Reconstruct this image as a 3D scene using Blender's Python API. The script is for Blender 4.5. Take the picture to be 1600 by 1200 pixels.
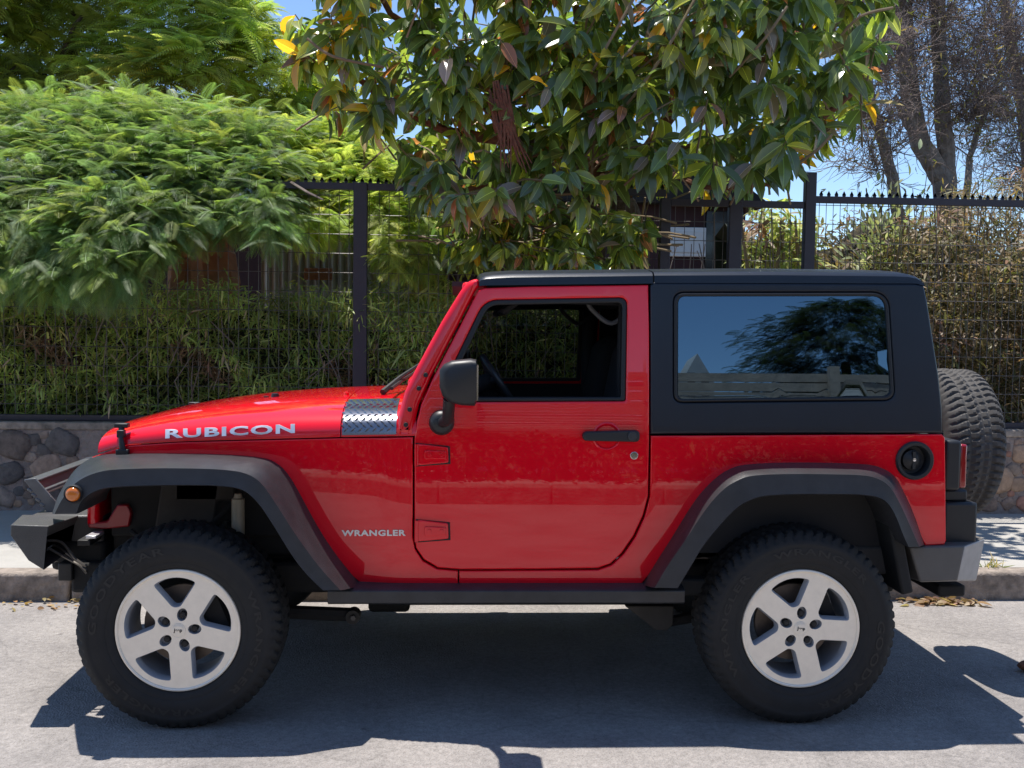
import bpy, bmesh, math, random
import numpy as np
from mathutils import Vector, Matrix
from mathutils.geometry import delaunay_2d_cdt
random.seed(7); rng = np.random.default_rng(7)
for o in list(bpy.data.objects): bpy.data.objects.remove(o)
SC = bpy.context.scene; COL = SC.collection
# ------------------------------------------------------------------ camera
FP = 1600.0
CP = np.array([-.1634, -4.7859, 1.5659]); YAW, PIT, ROL = .05557, -.0560, .01351
_cy, _sy, _cp, _sp = math.cos(YAW), math.sin(YAW), math.cos(PIT), math.sin(PIT)
FW = np.array([_sy*_cp, _cy*_cp, _sp]); _r0 = np.array([_cy, -_sy, 0]); _u0 = np.cross(_r0, FW)
RT = math.cos(ROL)*_r0 + math.sin(ROL)*_u0; UP = -math.sin(ROL)*_r0 + math.cos(ROL)*_u0
cd = bpy.data.cameras.new('camera'); cam = bpy.data.objects.new('camera', cd); COL.objects.link(cam)
cd.sensor_width = 36; cd.lens = FP/1600*36; cd.clip_start = .05; cd.clip_end = 3000
m = Matrix.Identity(4)
for i in range(3): m[i][0], m[i][1], m[i][2], m[i][3] = RT[i], UP[i], -FW[i], CP[i]
cam.matrix_world = m; SC.camera = cam
# ------------------------------------------------------------------ sky, sun, exposure
SUN = Vector((-.17, .20, 1)).normalized()
el = math.asin(SUN.z); az = math.atan2(SUN.x, SUN.y)
W = bpy.data.worlds.new("World"); SC.world = W; W.use_nodes = True
nt = W.node_tree; bg = nt.nodes['Background']; sk = nt.nodes.new('ShaderNodeTexSky')
sk.sky_type = 'NISHITA'; sk.sun_disc = False; sk.sun_elevation = el; sk.sun_rotation = az
sk.altitude = 1500; sk.air_density = 1.0; sk.dust_density = 0; sk.ozone_density = 4
nt.links.new(sk.outputs[0], bg.inputs[0]); bg.inputs[1].default_value = .13
sd = bpy.data.lights.new('sun', 'SUN'); sd.energy = 4.6; sd.angle = math.radians(.5); sd.color = (1, .955, .89)
so = bpy.data.objects.new('sun', sd); COL.objects.link(so)
so.rotation_euler = SUN.to_track_quat('Z', 'Y').to_euler(); so.location = (0, 0, 20)
vs = SC.view_settings; vs.view_transform = 'Standard'; vs.look = 'None'; vs.gamma = 1; vs.exposure = .6
# ------------------------------------------------------------------ pixel rays of the solved camera -> real points
def ray(px, py): return FW + RT*(px-800)/FP - UP*(py-600)/FP
def atY(px, py, y): d = ray(px, py); return CP + d*(y-CP[1])/d[1]
def atZ(px, py, z): d = ray(px, py); return CP + d*(z-CP[2])/d[2]
def onS(px, py, surf):
    y = -.77
    for _ in range(9):
        p = atY(px, py, y); y = surf(p[0], p[2])
    return atY(px, py, y)
def proj(p):
    d = np.array(p)-CP; z = d@FW; return 800+FP*(d@RT)/z, 600-FP*(d@UP)/z
# ------------------------------------------------------------------ object helpers
WL = {}                                                    # world location of every object made
def tag(o, label=None, cat=None, group=None, kind=None):
    if label: o['label'] = label
    if cat: o['category'] = cat
    if group: o['group'] = group
    if kind: o['kind'] = kind
    return o
def empty(name, loc, parent=None):
    o = bpy.data.objects.new(name, None); COL.objects.link(o); o.empty_display_size = .1
    pl = WL[parent.name] if parent else Vector((0, 0, 0))
    o.location = Vector(loc)-pl; o.parent = parent; WL[o.name] = Vector(loc); return o
def link(me, name, mat, parent=None, origin=None, ang=40, bevel=0, seg=2):
    """me has world coordinates; origin is the object's own origin"""
    pl = WL[parent.name] if parent else Vector((0, 0, 0))
    og = Vector(origin) if origin is not None else pl
    if og.length > 0: me.transform(Matrix.Translation(-og))
    for mm in (mat if isinstance(mat, (list, tuple)) else [mat]): me.materials.append(mm)
    if ang is not None:
        me.shade_smooth(); me.set_sharp_from_angle(angle=math.radians(ang))
    o = bpy.data.objects.new(name, me); COL.objects.link(o); o.parent = parent; o.location = og-pl
    WL[o.name] = og
    if bevel:
        b = o.modifiers.new('edge', 'BEVEL'); b.width = bevel; b.segments = seg; b.limit_method = 'ANGLE'; b.angle_limit = math.radians(35)
        b.harden_normals = False
    return o
class MB:
    def __init__(s): s.v = []; s.f = []; s.mi = []
    def add(s, v, f, mi=0):
        n = len(s.v); s.v += [tuple(p) for p in v]; s.f += [tuple(i+n for i in q) for q in f]; s.mi += [mi]*len(f); return s
    def box(s, c, d, rot=None, mi=0):
        hx, hy, hz = d[0]/2, d[1]/2, d[2]/2
        v = [Vector((x, y, z)) for x in (-hx, hx) for y in (-hy, hy) for z in (-hz, hz)]
        if rot is not None: v = [rot @ p for p in v]
        v = [p+Vector(c) for p in v]
        return s.add(v, [(0,1,3,2),(4,6,7,5),(0,4,5,1),(2,3,7,6),(0,2,6,4),(1,5,7,3)], mi)
    def prism(s, pts, y0, y1, mi=0):                       # polygon of (x,z) between y0 and y1
        n = len(pts); v = [(x, y0, z) for x, z in pts]+[(x, y1, z) for x, z in pts]
        f = [tuple(range(n))[::-1], tuple(range(n, 2*n))]+[(i, (i+1)%n, n+(i+1)%n, n+i) for i in range(n)]
        return s.add(v, f, mi)
    def tube(s, path, r, n=6, cap=True, mi=0):
        P = [Vector(p) for p in path]; k = len(P); rr = r if isinstance(r, (list, tuple)) else [r]*k
        v = []; up = Vector((0, 0, 1)); prev = None
        for i in range(k):
            t = (P[min(i+1, k-1)]-P[max(i-1, 0)])
            t = t.normalized() if t.length > 1e-9 else Vector((0, 0, 1))
            if prev is None:
                a = t.cross(up); a = a.normalized() if a.length > .05 else t.cross(Vector((1, 0, 0))).normalized()
            else:
                a = prev-t*prev.dot(t); a = a.normalized() if a.length > 1e-6 else t.orthogonal().normalized()
            prev = a; b = t.cross(a)
            for j in range(n):
                q = 2*math.pi*j/n; v.append(P[i]+(a*math.cos(q)+b*math.sin(q))*rr[i])
        f = [(i*n+j, i*n+(j+1)%n, (i+1)*n+(j+1)%n, (i+1)*n+j) for i in range(k-1) for j in range(n)]
        if cap: f += [tuple(range(n))[::-1], tuple(range((k-1)*n, k*n))]
        return s.add(v, f, mi)
    def lathe(s, prof, c, n=32, axis='y', closed=False, mi=0, a0=0):   # prof of (r, h) round an axis through c
        v = []
        for i in range(n):
            q = a0+2*math.pi*i/n
            for r, h in prof:
                if axis == 'y': v.append((c[0]+r*math.cos(q), c[1]+h, c[2]+r*math.sin(q)))
                elif axis == 'x': v.append((c[0]+h, c[1]+r*math.cos(q), c[2]+r*math.sin(q)))
                else: v.append((c[0]+r*math.cos(q), c[1]+r*math.sin(q), c[2]+h))
        k = len(prof); kk = k if closed else k-1
        f = [(i*k+j, i*k+(j+1)%k, ((i+1)%n)*k+(j+1)%k, ((i+1)%n)*k+j) for i in range(n) for j in range(kk)]
        return s.add(v, f, mi)
    def mesh(s, name, recalc=True, merge=0):
        me = bpy.data.meshes.new(name); me.from_pydata([tuple(p) for p in s.v], [], s.f)
        me.polygons.foreach_set('material_index', s.mi); me.update()
        if recalc:
            bm = bmesh.new(); bm.from_mesh(me)
            if merge: bmesh.ops.remove_doubles(bm, verts=bm.verts, dist=merge)
            bmesh.ops.recalc_face_normals(bm, faces=bm.faces); bm.to_mesh(me); bm.free()
        return me
    def build(s, name, mat, parent=None, origin=None, ang=40, bevel=0, seg=2, merge=0):
        return link(s.mesh(name, merge=merge), name, mat, parent, origin, ang, bevel, seg)
def mirror_y(o, parent=None):
    me = o.data.copy(); me.transform(Matrix.Scale(-1, 4, (0, 1, 0))); me.flip_normals()
    c = o.copy(); c.data = me; c.name = o.name.split('.')[0]; COL.objects.link(c); c.parent = parent or o.parent
    c.location.y = -o.location.y; w = WL[o.name].copy(); w.y = -w.y; WL[c.name] = w
    return c
def lerp(a, b, t): return [x+(y-x)*t for x, y in zip(a, b)]
def catmull(P, k=6):
    P = [np.array(p, float) for p in P]; out = []
    for i in range(len(P)-1):
        p0 = P[max(i-1, 0)]; p1 = P[i]; p2 = P[i+1]; p3 = P[min(i+2, len(P)-1)]
        for j in range(k):
            t = j/k
            out.append(.5*((2*p1)+(-p0+p2)*t+(2*p0-5*p1+4*p2-p3)*t*t+(-p0+3*p1-3*p2+p3)*t**3))
    out.append(P[-1]); return out
def rnd(pts, r, k=5):                                      # rounded polygon corners; r one number or a list
    n = len(pts); out = []
    for i in range(n):
        p = np.array(pts[i], float); a = np.array(pts[i-1], float); b = np.array(pts[(i+1) % n], float)
        ri = r[i] if isinstance(r, (list, tuple)) else r
        if ri <= 0: out.append(p); continue
        la, lb = np.linalg.norm(a-p), np.linalg.norm(b-p); d = min(ri, la*.48, lb*.48)
        q0, q1 = p+(a-p)/la*d, p+(b-p)/lb*d
        for j in range(k+1):
            t = j/k; out.append((1-t)**2*q0+2*t*(1-t)*p+t*t*q1)
    return out
def resample(L, mx):
    out = []
    for i in range(len(L)):
        a, b = np.array(L[i], float), np.array(L[(i+1) % len(L)], float); n = max(1, int(np.linalg.norm(b-a)/mx))
        for j in range(n): out.append(a+(b-a)*j/n)
    return out
def area(L): return .5*sum(L[i-1][0]*L[i][1]-L[i][0]*L[i-1][1] for i in range(len(L)))
def offset(L, d):                                          # d > 0 shrinks a CCW loop
    s = 1 if area(L) > 0 else -1; n = len(L); out = []
    for i in range(n):
        a, p, b = L[i-1], L[i], L[(i+1) % n]
        e1, e2 = p-a, b-p; l1, l2 = np.linalg.norm(e1), np.linalg.norm(e2)
        if l1 < 1e-9 or l2 < 1e-9: out.append(p.copy()); continue
        n1 = np.array([-e1[1], e1[0]])/l1*s; n2 = np.array([-e2[1], e2[0]])/l2*s
        q = n1+n2; den = max(.35, 1+n1@n2); out.append(p+q/den*d)
    return out
def pip(P, loop):
    x, y = P[:, 0], P[:, 1]; ins = np.zeros(len(P), bool); n = len(loop)
    for i in range(n):
        x1, y1 = loop[i-1]; x2, y2 = loop[i]
        c = (y1 > y) != (y2 > y)
        with np.errstate(divide='ignore', invalid='ignore'): xi = (x2-x1)*(y-y1)/(y2-y1)+x1
        ins ^= c & (x < xi)
    return ins
def fill(loops, grid=.07):
    pts = []; edges = []
    for L in loops:
        n0 = len(pts); pts += [tuple(p) for p in L]; edges += [(n0+i, n0+(i+1) % len(L)) for i in range(len(L))]
    A = np.array(pts)
    if grid:
        g = np.array([(x, y) for x in np.arange(A[:, 0].min()+grid*.37, A[:, 0].max(), grid) for y in np.arange(A[:, 1].min()+grid*.41, A[:, 1].max(), grid)])
        if len(g):
            k = pip(g, loops[0])
            for h in loops[1:]: k &= ~pip(g, h)
            g = g[k]
            d = np.sqrt(((g[:, None]-A[None])**2).sum(-1)).min(1) if len(g) else np.zeros(0)
            pts += [tuple(p) for p in g[d > grid*.3]]
    vv, ee, ff, *_ = delaunay_2d_cdt([Vector(p) for p in pts], edges, [], 0, 1e-6)
    V = np.array([tuple(v) for v in vv]); c = np.array([V[list(f)].mean(0) for f in ff])
    k = pip(c, loops[0])
    for h in loops[1:]: k &= ~pip(c, h)
    return V, [tuple(f) for f, q in zip(ff, k) if q]
def panel(name, outer, surf, mat, parent, holes=(), thick=.025, bev=.006, dy=0., grid=.07, back=True, world=False, ang=35, mx=.05):
    loops = []
    for L in [outer]+list(holes):
        Q = [np.array(p, float) for p in L] if world else [np.array([(q := onS(p[0], p[1], surf))[0], q[2]]) for p in L]
        loops.append(resample(Q, mx))
    if area(loops[0]) < 0: loops[0] = loops[0][::-1]
    loops = [loops[0]]+[h if area(h) > 0 else h[::-1] for h in loops[1:]]
    ins = [offset(loops[0], bev)]+[offset(h, -bev) for h in loops[1:]]
    V, T = fill(ins, grid); b = MB(); S = lambda x, z: surf(x, z)+dy
    b.add([(x, S(x, z), z) for x, z in V], T)
    if back: b.add([(x, S(x, z)+thick, z) for x, z in V], T)
    for L, I in zip(loops, ins):
        n = len(L); f = [(i, (i+1) % n, n+(i+1) % n, n+i) for i in range(n)]
        rows = [[(x, S(x, z), z) for x, z in I]]
        for t in (.3, .7, 1):                              # rounded edge
            a = t*math.pi/2
            rows.append([((p+(q-p)*math.sin(a))[0], S(*p)+bev*(1-math.cos(a)), (p+(q-p)*math.sin(a))[1]) for p, q in zip(I, L)])
        rows.append([(x, S(x, z)+max(thick, bev), z) for x, z in L])
        if back: rows.append([(x, S(x, z)+thick, z) for x, z in I])
        for r0, r1 in zip(rows, rows[1:]): b.add(r0+r1, f)
    o = b.build(name, mat, parent, ang=ang, merge=2e-5); w_ = o.modifiers.new('normals', 'WEIGHTED_NORMAL'); w_.keep_sharp = True; w_.weight = 100; return o
# ------------------------------------------------------------------ materials
def M_(name, col, rough=.5, metal=0., coat=0., var=0., vs=6., bump=0., bs=60., col2=None, spec=.5, detail=6, bd=.01, attr=None, croug=.03, ior=1.5):
    m = bpy.data.materials.new(name); m.use_nodes = True; t = m.node_tree; p = t.nodes['Principled BSDF']; N = t.nodes.new; Lk = t.links.new
    p.inputs['Base Color'].default_value = (*col, 1); p.inputs['Roughness'].default_value = rough; p.inputs['Metallic'].default_value = metal
    p.inputs['Coat Weight'].default_value = coat; p.inputs['Coat Roughness'].default_value = croug; p.inputs['Coat IOR'].default_value = ior; p.inputs['Specular IOR Level'].default_value = spec
    tc = N('ShaderNodeTexCoord')
    src = None
    if attr:
        a = N('ShaderNodeAttribute'); a.attribute_name = attr; src = a.outputs['Color']
    if var > 0:
        n = N('ShaderNodeTexNoise'); n.inputs['Scale'].default_value = vs; n.inputs['Detail'].default_value = detail; n.inputs['Roughness'].default_value = .65
        Lk(tc.outputs['Object'], n.inputs['Vector'])
        mr = N('ShaderNodeMapRange'); mr.inputs[1].default_value = .28; mr.inputs[2].default_value = .72; Lk(n.outputs[0], mr.inputs[0])
        mx = N('ShaderNodeMix'); mx.data_type = 'RGBA'; Lk(mr.outputs[0], mx.inputs[0])
        c2 = col2 or tuple(c*(1-var) for c in col)
        if src is not None:
            ml = N('ShaderNodeMix'); ml.data_type = 'RGBA'; ml.blend_type = 'MULTIPLY'; ml.inputs[0].default_value = 1
            Lk(src, ml.inputs[6]); ml.inputs[7].default_value = (1-var, 1-var, 1-var, 1); Lk(src, mx.inputs[6]); Lk(ml.outputs[2], mx.inputs[7])
        else: mx.inputs[6].default_value = (*col, 1); mx.inputs[7].default_value = (*c2, 1)
        src = mx.outputs[2]
    if src is not None: Lk(src, p.inputs['Base Color'])
    if bump > 0:
        n = N('ShaderNodeTexNoise'); n.inputs['Scale'].default_value = bs; n.inputs['Detail'].default_value = 5; Lk(tc.outputs['Object'], n.inputs['Vector'])
        b = N('ShaderNodeBump'); b.inputs['Strength'].default_value = bump; b.inputs['Distance'].default_value = bd
        Lk(n.outputs[0], b.inputs['Height']); Lk(b.outputs[0], p.inputs['Normal'])
    return m
def leaf_mat(name, rough=.5, trans=.35, spec=.4, tb=1.6):
    m = bpy.data.materials.new(name); m.use_nodes = True; t = m.node_tree; p = t.nodes['Principled BSDF']; N = t.nodes.new; Lk = t.links.new
    a = N('ShaderNodeAttribute'); a.attribute_name = 'tint'; Lk(a.outputs['Color'], p.inputs['Base Color'])
    p.inputs['Roughness'].default_value = rough; p.inputs['Specular IOR Level'].default_value = spec
    tr = N('ShaderNodeBsdfTranslucent'); ml = N('ShaderNodeMix'); ml.data_type = 'RGBA'; ml.blend_type = 'MULTIPLY'; ml.inputs[0].default_value = 1
    Lk(a.outputs['Color'], ml.inputs[6]); ml.inputs[7].default_value = (tb*1.05, tb*1.12, tb*.62, 1); Lk(ml.outputs[2], tr.inputs[0])
    mx = N('ShaderNodeMixShader'); mx.inputs[0].default_value = trans; Lk(p.outputs[0], mx.inputs[1]); Lk(tr.outputs[0], mx.inputs[2])
    Lk(mx.outputs[0], t.nodes['Material Output'].inputs[0]); return m
def glass_mat(name, tint, refl=.12, rough=.0):
    m = bpy.data.materials.new(name); m.use_nodes = True; t = m.node_tree; N = t.nodes.new; Lk = t.links.new
    t.nodes.remove(t.nodes['Principled BSDF']); tr = N('ShaderNodeBsdfTransparent'); tr.inputs[0].default_value = (*tint, 1)
    g = N('ShaderNodeBsdfGlossy'); g.inputs['Roughness'].default_value = rough; g.inputs[0].default_value = (.50, .77, 1, 1)
    fr = N('ShaderNodeFresnel'); fr.inputs[0].default_value = 1.5; ad = N('ShaderNodeMath'); ad.inputs[1].default_value = refl; Lk(fr.outputs[0], ad.inputs[0])
    mx = N('ShaderNodeMixShader'); Lk(ad.outputs[0], mx.inputs[0]); Lk(tr.outputs[0], mx.inputs[1]); Lk(g.outputs[0], mx.inputs[2])
    Lk(mx.outputs[0], t.nodes['Material Output'].inputs[0]); return m
RED = M_('red_paint', (.86, .001, .014), rough=.45, coat=1, spec=.05, bump=.045, bs=2.6, bd=.02, ior=1.62, croug=.012, var=.05, vs=4)
BLK = M_('black_hardtop', (.009, .013, .022), rough=.33, var=.3, vs=5, bump=.12, bs=700, bd=.002)
FLR = M_('flare_plastic', (.040, .041, .045), rough=.36, bump=.3, bs=420, bd=.003, var=.45, vs=11)
PLA = M_('black_plastic', (.016, .017, .019), rough=.45, bump=.1, bs=400, bd=.002)
RUB = M_('rubber_seal', (.010, .010, .011), rough=.5)
TYR = M_('tyre_rubber', (.019, .0185, .0185), rough=.78, var=.35, vs=14, bump=.2, bs=260, bd=.002)
TYL = M_('tyre_lettering', (.019, .0185, .0185), rough=.55)
TYD = M_('dusty_tyre', (.105, .097, .09), rough=.9, var=.4, vs=8)
RIM = M_('machined_alloy', (.97, .89, .76), rough=.3, metal=.3, var=.10, vs=30)
BAR = M_('silver_barrel', (.46, .48, .52), rough=.42, metal=.3, var=.15, vs=12)
HOO = M_('sunlit_hoop_paint', (.16, .165, .17), rough=.32, metal=.3, var=.3, vs=20); BCP = M_('sunlit_bumper_corner', (.42, .40, .38), rough=.55, var=.25, vs=20); BGR = M_('bumper_grey', (.125, .115, .105), rough=.6, var=.2, vs=9, bump=.25, bs=400, bd=.002)  # hoop and bumper corner: bumper colours lightened to show sunlight
STE = M_('dark_steel', (.045, .044, .043), rough=.55, metal=.4, var=.5, vs=14)
BUM = M_('bumper_black', (.080, .077, .074), rough=.42, bump=.5, bs=320, bd=.003, var=.25, vs=12)
UND = M_('underbody', (.018, .018, .018), rough=.8, var=.5, vs=10)
LIN = M_('wheel_liner', (.075, .070, .065), rough=.75, var=.5, vs=7)
CHR = M_('chrome', (.7, .7, .72), rough=.15, metal=1)
SLV = M_('silver_badge', (.72, .72, .74), rough=.3, metal=.6)
DIA = M_('diamond_plate', (.24, .25, .28), rough=.22, metal=.9)
AMB = M_('amber_lens', (.62, .16, .012), rough=.15, coat=1)
RLN = M_('red_lens', (.30, .008, .010), rough=.15, coat=1)
CRM = M_('cream_shock', (.50, .46, .36), rough=.45, var=.25, vs=15)
GTI = glass_mat('tinted_glass', (.05, .06, .075), refl=.15)
GCL = glass_mat('clear_glass', (.26, .28, .28), refl=.02)
INT = M_('interior', (.016, .016, .018), rough=.7)
SEA = M_('seat_cloth', (.022, .022, .025), rough=.9)
ASP = M_('asphalt', (.42, .385, .36), rough=.88, var=.42, vs=38, bump=.9, bs=110, bd=.012, detail=12)
def road_mat():
    m = ASP; t = m.node_tree; N = t.nodes.new; L = t.links.new; p = t.nodes['Principled BSDF']; src = p.inputs['Base Color'].links[0].from_socket; tc = N('ShaderNodeTexCoord')
    def ramp(sock, a, c):
        r = N('ShaderNodeMapRange'); r.inputs[1].default_value = a; r.inputs[2].default_value = c; L(sock, r.inputs[0]); return r.outputs[0]
    def mul(base, fac, col):
        x = N('ShaderNodeMix'); x.data_type = 'RGBA'; x.blend_type = 'MULTIPLY'; L(fac, x.inputs[0]); L(base, x.inputs[6]); x.inputs[7].default_value = (*col, 1); return x.outputs[2]
    n1 = N('ShaderNodeTexNoise'); n1.inputs['Scale'].default_value = 1.3; n1.inputs['Detail'].default_value = 7; n1.inputs['Roughness'].default_value = .7; L(tc.outputs['Object'], n1.inputs[0]); src = mul(src, ramp(n1.outputs[0], .42, .70), (.62, .62, .63))
    v = N('ShaderNodeTexVoronoi'); v.inputs['Scale'].default_value = 120; L(tc.outputs['Object'], v.inputs[0]); src = mul(src, ramp(v.outputs['Distance'], .50, .18), (.80, .79, .78))
    n2 = N('ShaderNodeTexNoise'); n2.inputs['Scale'].default_value = 6.5; n2.inputs['Detail'].default_value = 4; L(tc.outputs['Object'], n2.inputs[0]); src = mul(src, ramp(n2.outputs[0], .70, .76), (.45, .44, .45))
    w = N('ShaderNodeTexVoronoi'); w.feature = 'DISTANCE_TO_EDGE'; w.inputs['Scale'].default_value = .55
    ad = N('ShaderNodeMix'); ad.data_type = 'RGBA'; ad.inputs[0].default_value = .12; L(tc.outputs['Object'], ad.inputs[6]); n3 = N('ShaderNodeTexNoise'); n3.inputs['Scale'].default_value = 5; n3.inputs['Detail'].default_value = 5; L(tc.outputs['Object'], n3.inputs[0]); L(n3.outputs['Color'], ad.inputs[7]); L(ad.outputs[2], w.inputs[0])
    src = mul(src, ramp(w.outputs['Distance'], .004, .001), (.86, .86, .86)); L(src, p.inputs['Base Color'])
road_mat()
CON = M_('pavement_concrete', (.43, .41, .375), rough=.85, var=.22, vs=3, bump=.3, bs=60, bd=.01)
KRB = M_('kerb_concrete', (.40, .33, .275), rough=.9, var=.72, vs=11, bump=.6, bs=35, bd=.02)
SOI = M_('soil', (.13, .09, .06), rough=.95, var=.5, vs=2, bump=.5, bs=12, bd=.05)
MOR = M_('mortar', (.34, .27, .235), rough=.95, var=.45, vs=9, bump=.9, bs=24, bd=.03)
STN = M_('wall_stone', (.2, .2, .2), rough=.9, var=.55, vs=14, bump=.6, bs=30, bd=.02, attr='tint')
FEN = M_('fence_paint', (.030, .024, .036), rough=.5, var=.25, vs=8)
WIR = M_('fence_wire', (.12, .11, .105), rough=.5, metal=.3)
BRK = M_('bark', (.13, .095, .07), rough=.95, var=.55, vs=16, bump=.9, bs=26, bd=.03)
BRR = M_('red_brown_bark', (.20, .085, .05), rough=.9, var=.5, vs=20, bump=.8, bs=30, bd=.02)
BRG = M_('grey_bark', (.30, .25, .21), rough=.95, var=.55, vs=9, bump=.9, bs=18, bd=.04)
TWG = M_('twig', (.26, .20, .175), rough=.95, var=.5, vs=5)
LF1 = leaf_mat('feathery_leaf', rough=.5, trans=.38, tb=1.7)
LF2 = leaf_mat('rubber_leaf', rough=.22, trans=.40, spec=1.0, tb=2.3)
LF3 = leaf_mat('bamboo_leaf', rough=.5, trans=.35, tb=1.6)
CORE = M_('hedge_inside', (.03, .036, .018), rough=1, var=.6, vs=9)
TER = M_('terracotta_wall', (.36, .16, .085), rough=.9, var=.3, vs=5, bump=.3, bs=30)
MAR = M_('maroon_wall', (.060, .026, .030), rough=.9, var=.35, vs=4)
COR = M_('corrugated_zinc', (.50, .50, .47), rough=.55, metal=.3, var=.35, vs=3)
WHT = M_('white_trim', (.75, .76, .77), rough=.6, var=.1, vs=5)
ROF = M_('dark_roof', (.022, .020, .020), rough=.85, var=.4, vs=6)
PLK = M_('weathered_plank', (.56, .43, .33), rough=.85, var=.4, vs=5, bump=.5, bs=20)
CYN = M_('turquoise_cloth', (.16, .58, .62), rough=.6)
YEL = M_('yellow_cloth', (.62, .36, .02), rough=.7, var=.3, vs=10)
DGL = M_('dark_window', (.02, .025, .03), rough=.08)
# ------------------------------------------------------------------ mass meshes of leaves
def np_mesh(name, V, F, tint, smooth=True):
    me = bpy.data.meshes.new(name); k = F.shape[1]
    me.vertices.add(len(V)); me.vertices.foreach_set('co', V.astype(np.float32).ravel())
    me.loops.add(F.size); me.loops.foreach_set('vertex_index', F.astype(np.int32).ravel())
    me.polygons.add(len(F)); me.polygons.foreach_set('loop_start', np.arange(0, F.size, k, dtype=np.int32))
    try: me.polygons.foreach_set('loop_total', np.full(len(F), k, np.int32))
    except Exception: pass
    me.update(calc_edges=True)
    a = me.attributes.new('tint', 'FLOAT_COLOR', 'FACE'); a.data.foreach_set('color', np.c_[tint, np.ones(len(tint))].astype(np.float32).ravel())
    if smooth: me.polygons.foreach_set('use_smooth', np.ones(len(F), bool))
    return me
def instances(TV, TF, pos, D, Nn, sc, tint, fm=None):
    """copies of one template: x axis along D, z axis near Nn"""
    D = D/np.linalg.norm(D, axis=1, keepdims=True); S = np.cross(Nn, D); S /= np.linalg.norm(S, axis=1, keepdims=True)+1e-9; N2 = np.cross(D, S)
    Rm = np.stack([D, S, N2], -1)                              # (n,3,3)
    V = np.einsum('nij,kj->nki', Rm, TV)*sc[:, None, None]+pos[:, None]
    n, k = len(pos), len(TV); F = (TF[None]+(np.arange(n)*k)[:, None, None]).reshape(-1, TF.shape[1])
    T = np.repeat(tint, len(TF), 0)
    if fm is not None: T = np.clip(T*np.tile(fm, n)[:, None], 0, 1)
    return V.reshape(-1, 3), F, T
def unit(v): return v/(np.linalg.norm(v, axis=-1, keepdims=True)+1e-9)
def frond_template(pairs=13, wid=.36, w=.028, droop=.38):
    V, F = [], []
    def quad(a, d, l, ww):
        d = np.array(d); s = unit(np.cross(d, [0, 0, 1])); i = len(V)
        V.extend([a, a+d*l*.45+s*ww, a+d*l+np.array([0, 0, -.10*l]), a+d*l*.45-s*ww]); F.append((i, i+1, i+2, i+3))
    c = lambda t: np.array([t, 0, .12*t-droop*t*t])
    for k in range(8):
        i = len(V); a, b = c(k/8), c((k+1)/8); o = np.array([0, .008, 0]); V.extend([a-o, b-o, b+o, a+o]); F.append((i, i+1, i+2, i+3))
    for k in range(pairs):
        t = .12+.88*k/(pairs-1); l = wid*(math.sin(math.pi*min(1, .18+.80*t)))**.6*(1 if t < .9 else .75)
        for s in (-1, 1):
            d = unit(np.array([.45+.3*t, s*.9, -.22])); quad(c(t), d, l, w)
    return np.array(V), np.array(F)
def leaf_template(wid=.2, fold=.06, curl=.22):
    st = [(0, .02), (.12, .55), (.3, .95), (.52, 1), (.74, .72), (.9, .3), (1, .0)]
    V, F = [], []
    for t, h in st:
        z = -curl*t*t; V += [(t, wid*h, z+fold*h), (t, 0, z), (t, -wid*h, z+fold*h)]
    for i in range(len(st)-1):
        a = i*3; F += [(a, a+1, a+4, a+3), (a+1, a+2, a+5, a+4)]
    return np.array(V, float), np.array(F)
def broad_leaf(wid=.21, fold=.09, curl=.28, rib=.011):
    st = [(0, .03), (.08, .42), (.2, .80), (.36, .98), (.55, 1), (.73, .80), (.87, .46), (.95, .18), (1, .0)]
    V, F, m = [], [], []
    for t, h in st:
        z = -curl*t*t; r = min(rib*(1-.6*t), wid*h*.3+.001); V += [(t, wid*h, z+fold*h), (t, r, z+.004), (t, -r, z+.004), (t, -wid*h, z+fold*h)]
    for i in range(len(st)-1):
        a = i*4; F += [(a+j, a+j+1, a+j+5, a+j+4) for j in range(3)]; m += [1, 2.6, 1]
    return np.array(V, float), np.array(F), np.array(m)
def core(name, x0, x1, y, z0, z1, mat, parent, seed=0, wob=.3):
    b = MB(); n = int((x1-x0)/.12)
    for i in range(n+1):
        x = x0+(x1-x0)*i/n; t = z1+wob*(math.sin(x*2.3+seed)*.5+math.sin(x*5.9+seed*2)*.3)
        b.v += [(x, y+.08*math.sin(x*5), z0), (x, y-.12+.1*math.sin(x*4.3+seed), (z0+t)/2), (x, y+.08*math.sin(x*6+1), t-.15), (x, y+.2, t), (x, y+.6, t-.1), (x, y+.6, z0)]
    b.f = [(i*6+j, i*6+j+1, (i+1)*6+j+1, (i+1)*6+j) for i in range(n) for j in range(5)]; b.mi = [0]*len(b.f)
    return b.build(name, mat, parent, ang=None)
def blade_template(w=.055, curl=.25):
    V = [(0, w*.5, 0), (0, -w*.5, 0), (.4, w, .02-curl*.16), (.4, -w, .02-curl*.16), (.75, w*.6, -curl*.56), (.75, -w*.6, -curl*.56), (1, .004, -curl), (1, -.004, -curl)]
    return np.array(V, float), np.array([(0, 1, 3, 2), (2, 3, 5, 4), (4, 5, 7, 6)])
def pick(n, cols, wts):
    cols = np.array(cols); i = rng.choice(len(cols), n, p=np.array(wts)/sum(wts)); return np.clip(cols[i]*rng.normal(1, .16, (n, 1))*rng.normal(1, .05, (n, 3)), .003, 1)
def sample_poly(poly, n):
    P = np.array(poly, float); lo, hi = P.min(0), P.max(0); out = np.zeros((0, 2))
    while len(out) < n:
        q = rng.uniform(lo, hi, (n*2, 2)); out = np.r_[out, q[pip(q, poly)]]
    return out[:n]
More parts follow.
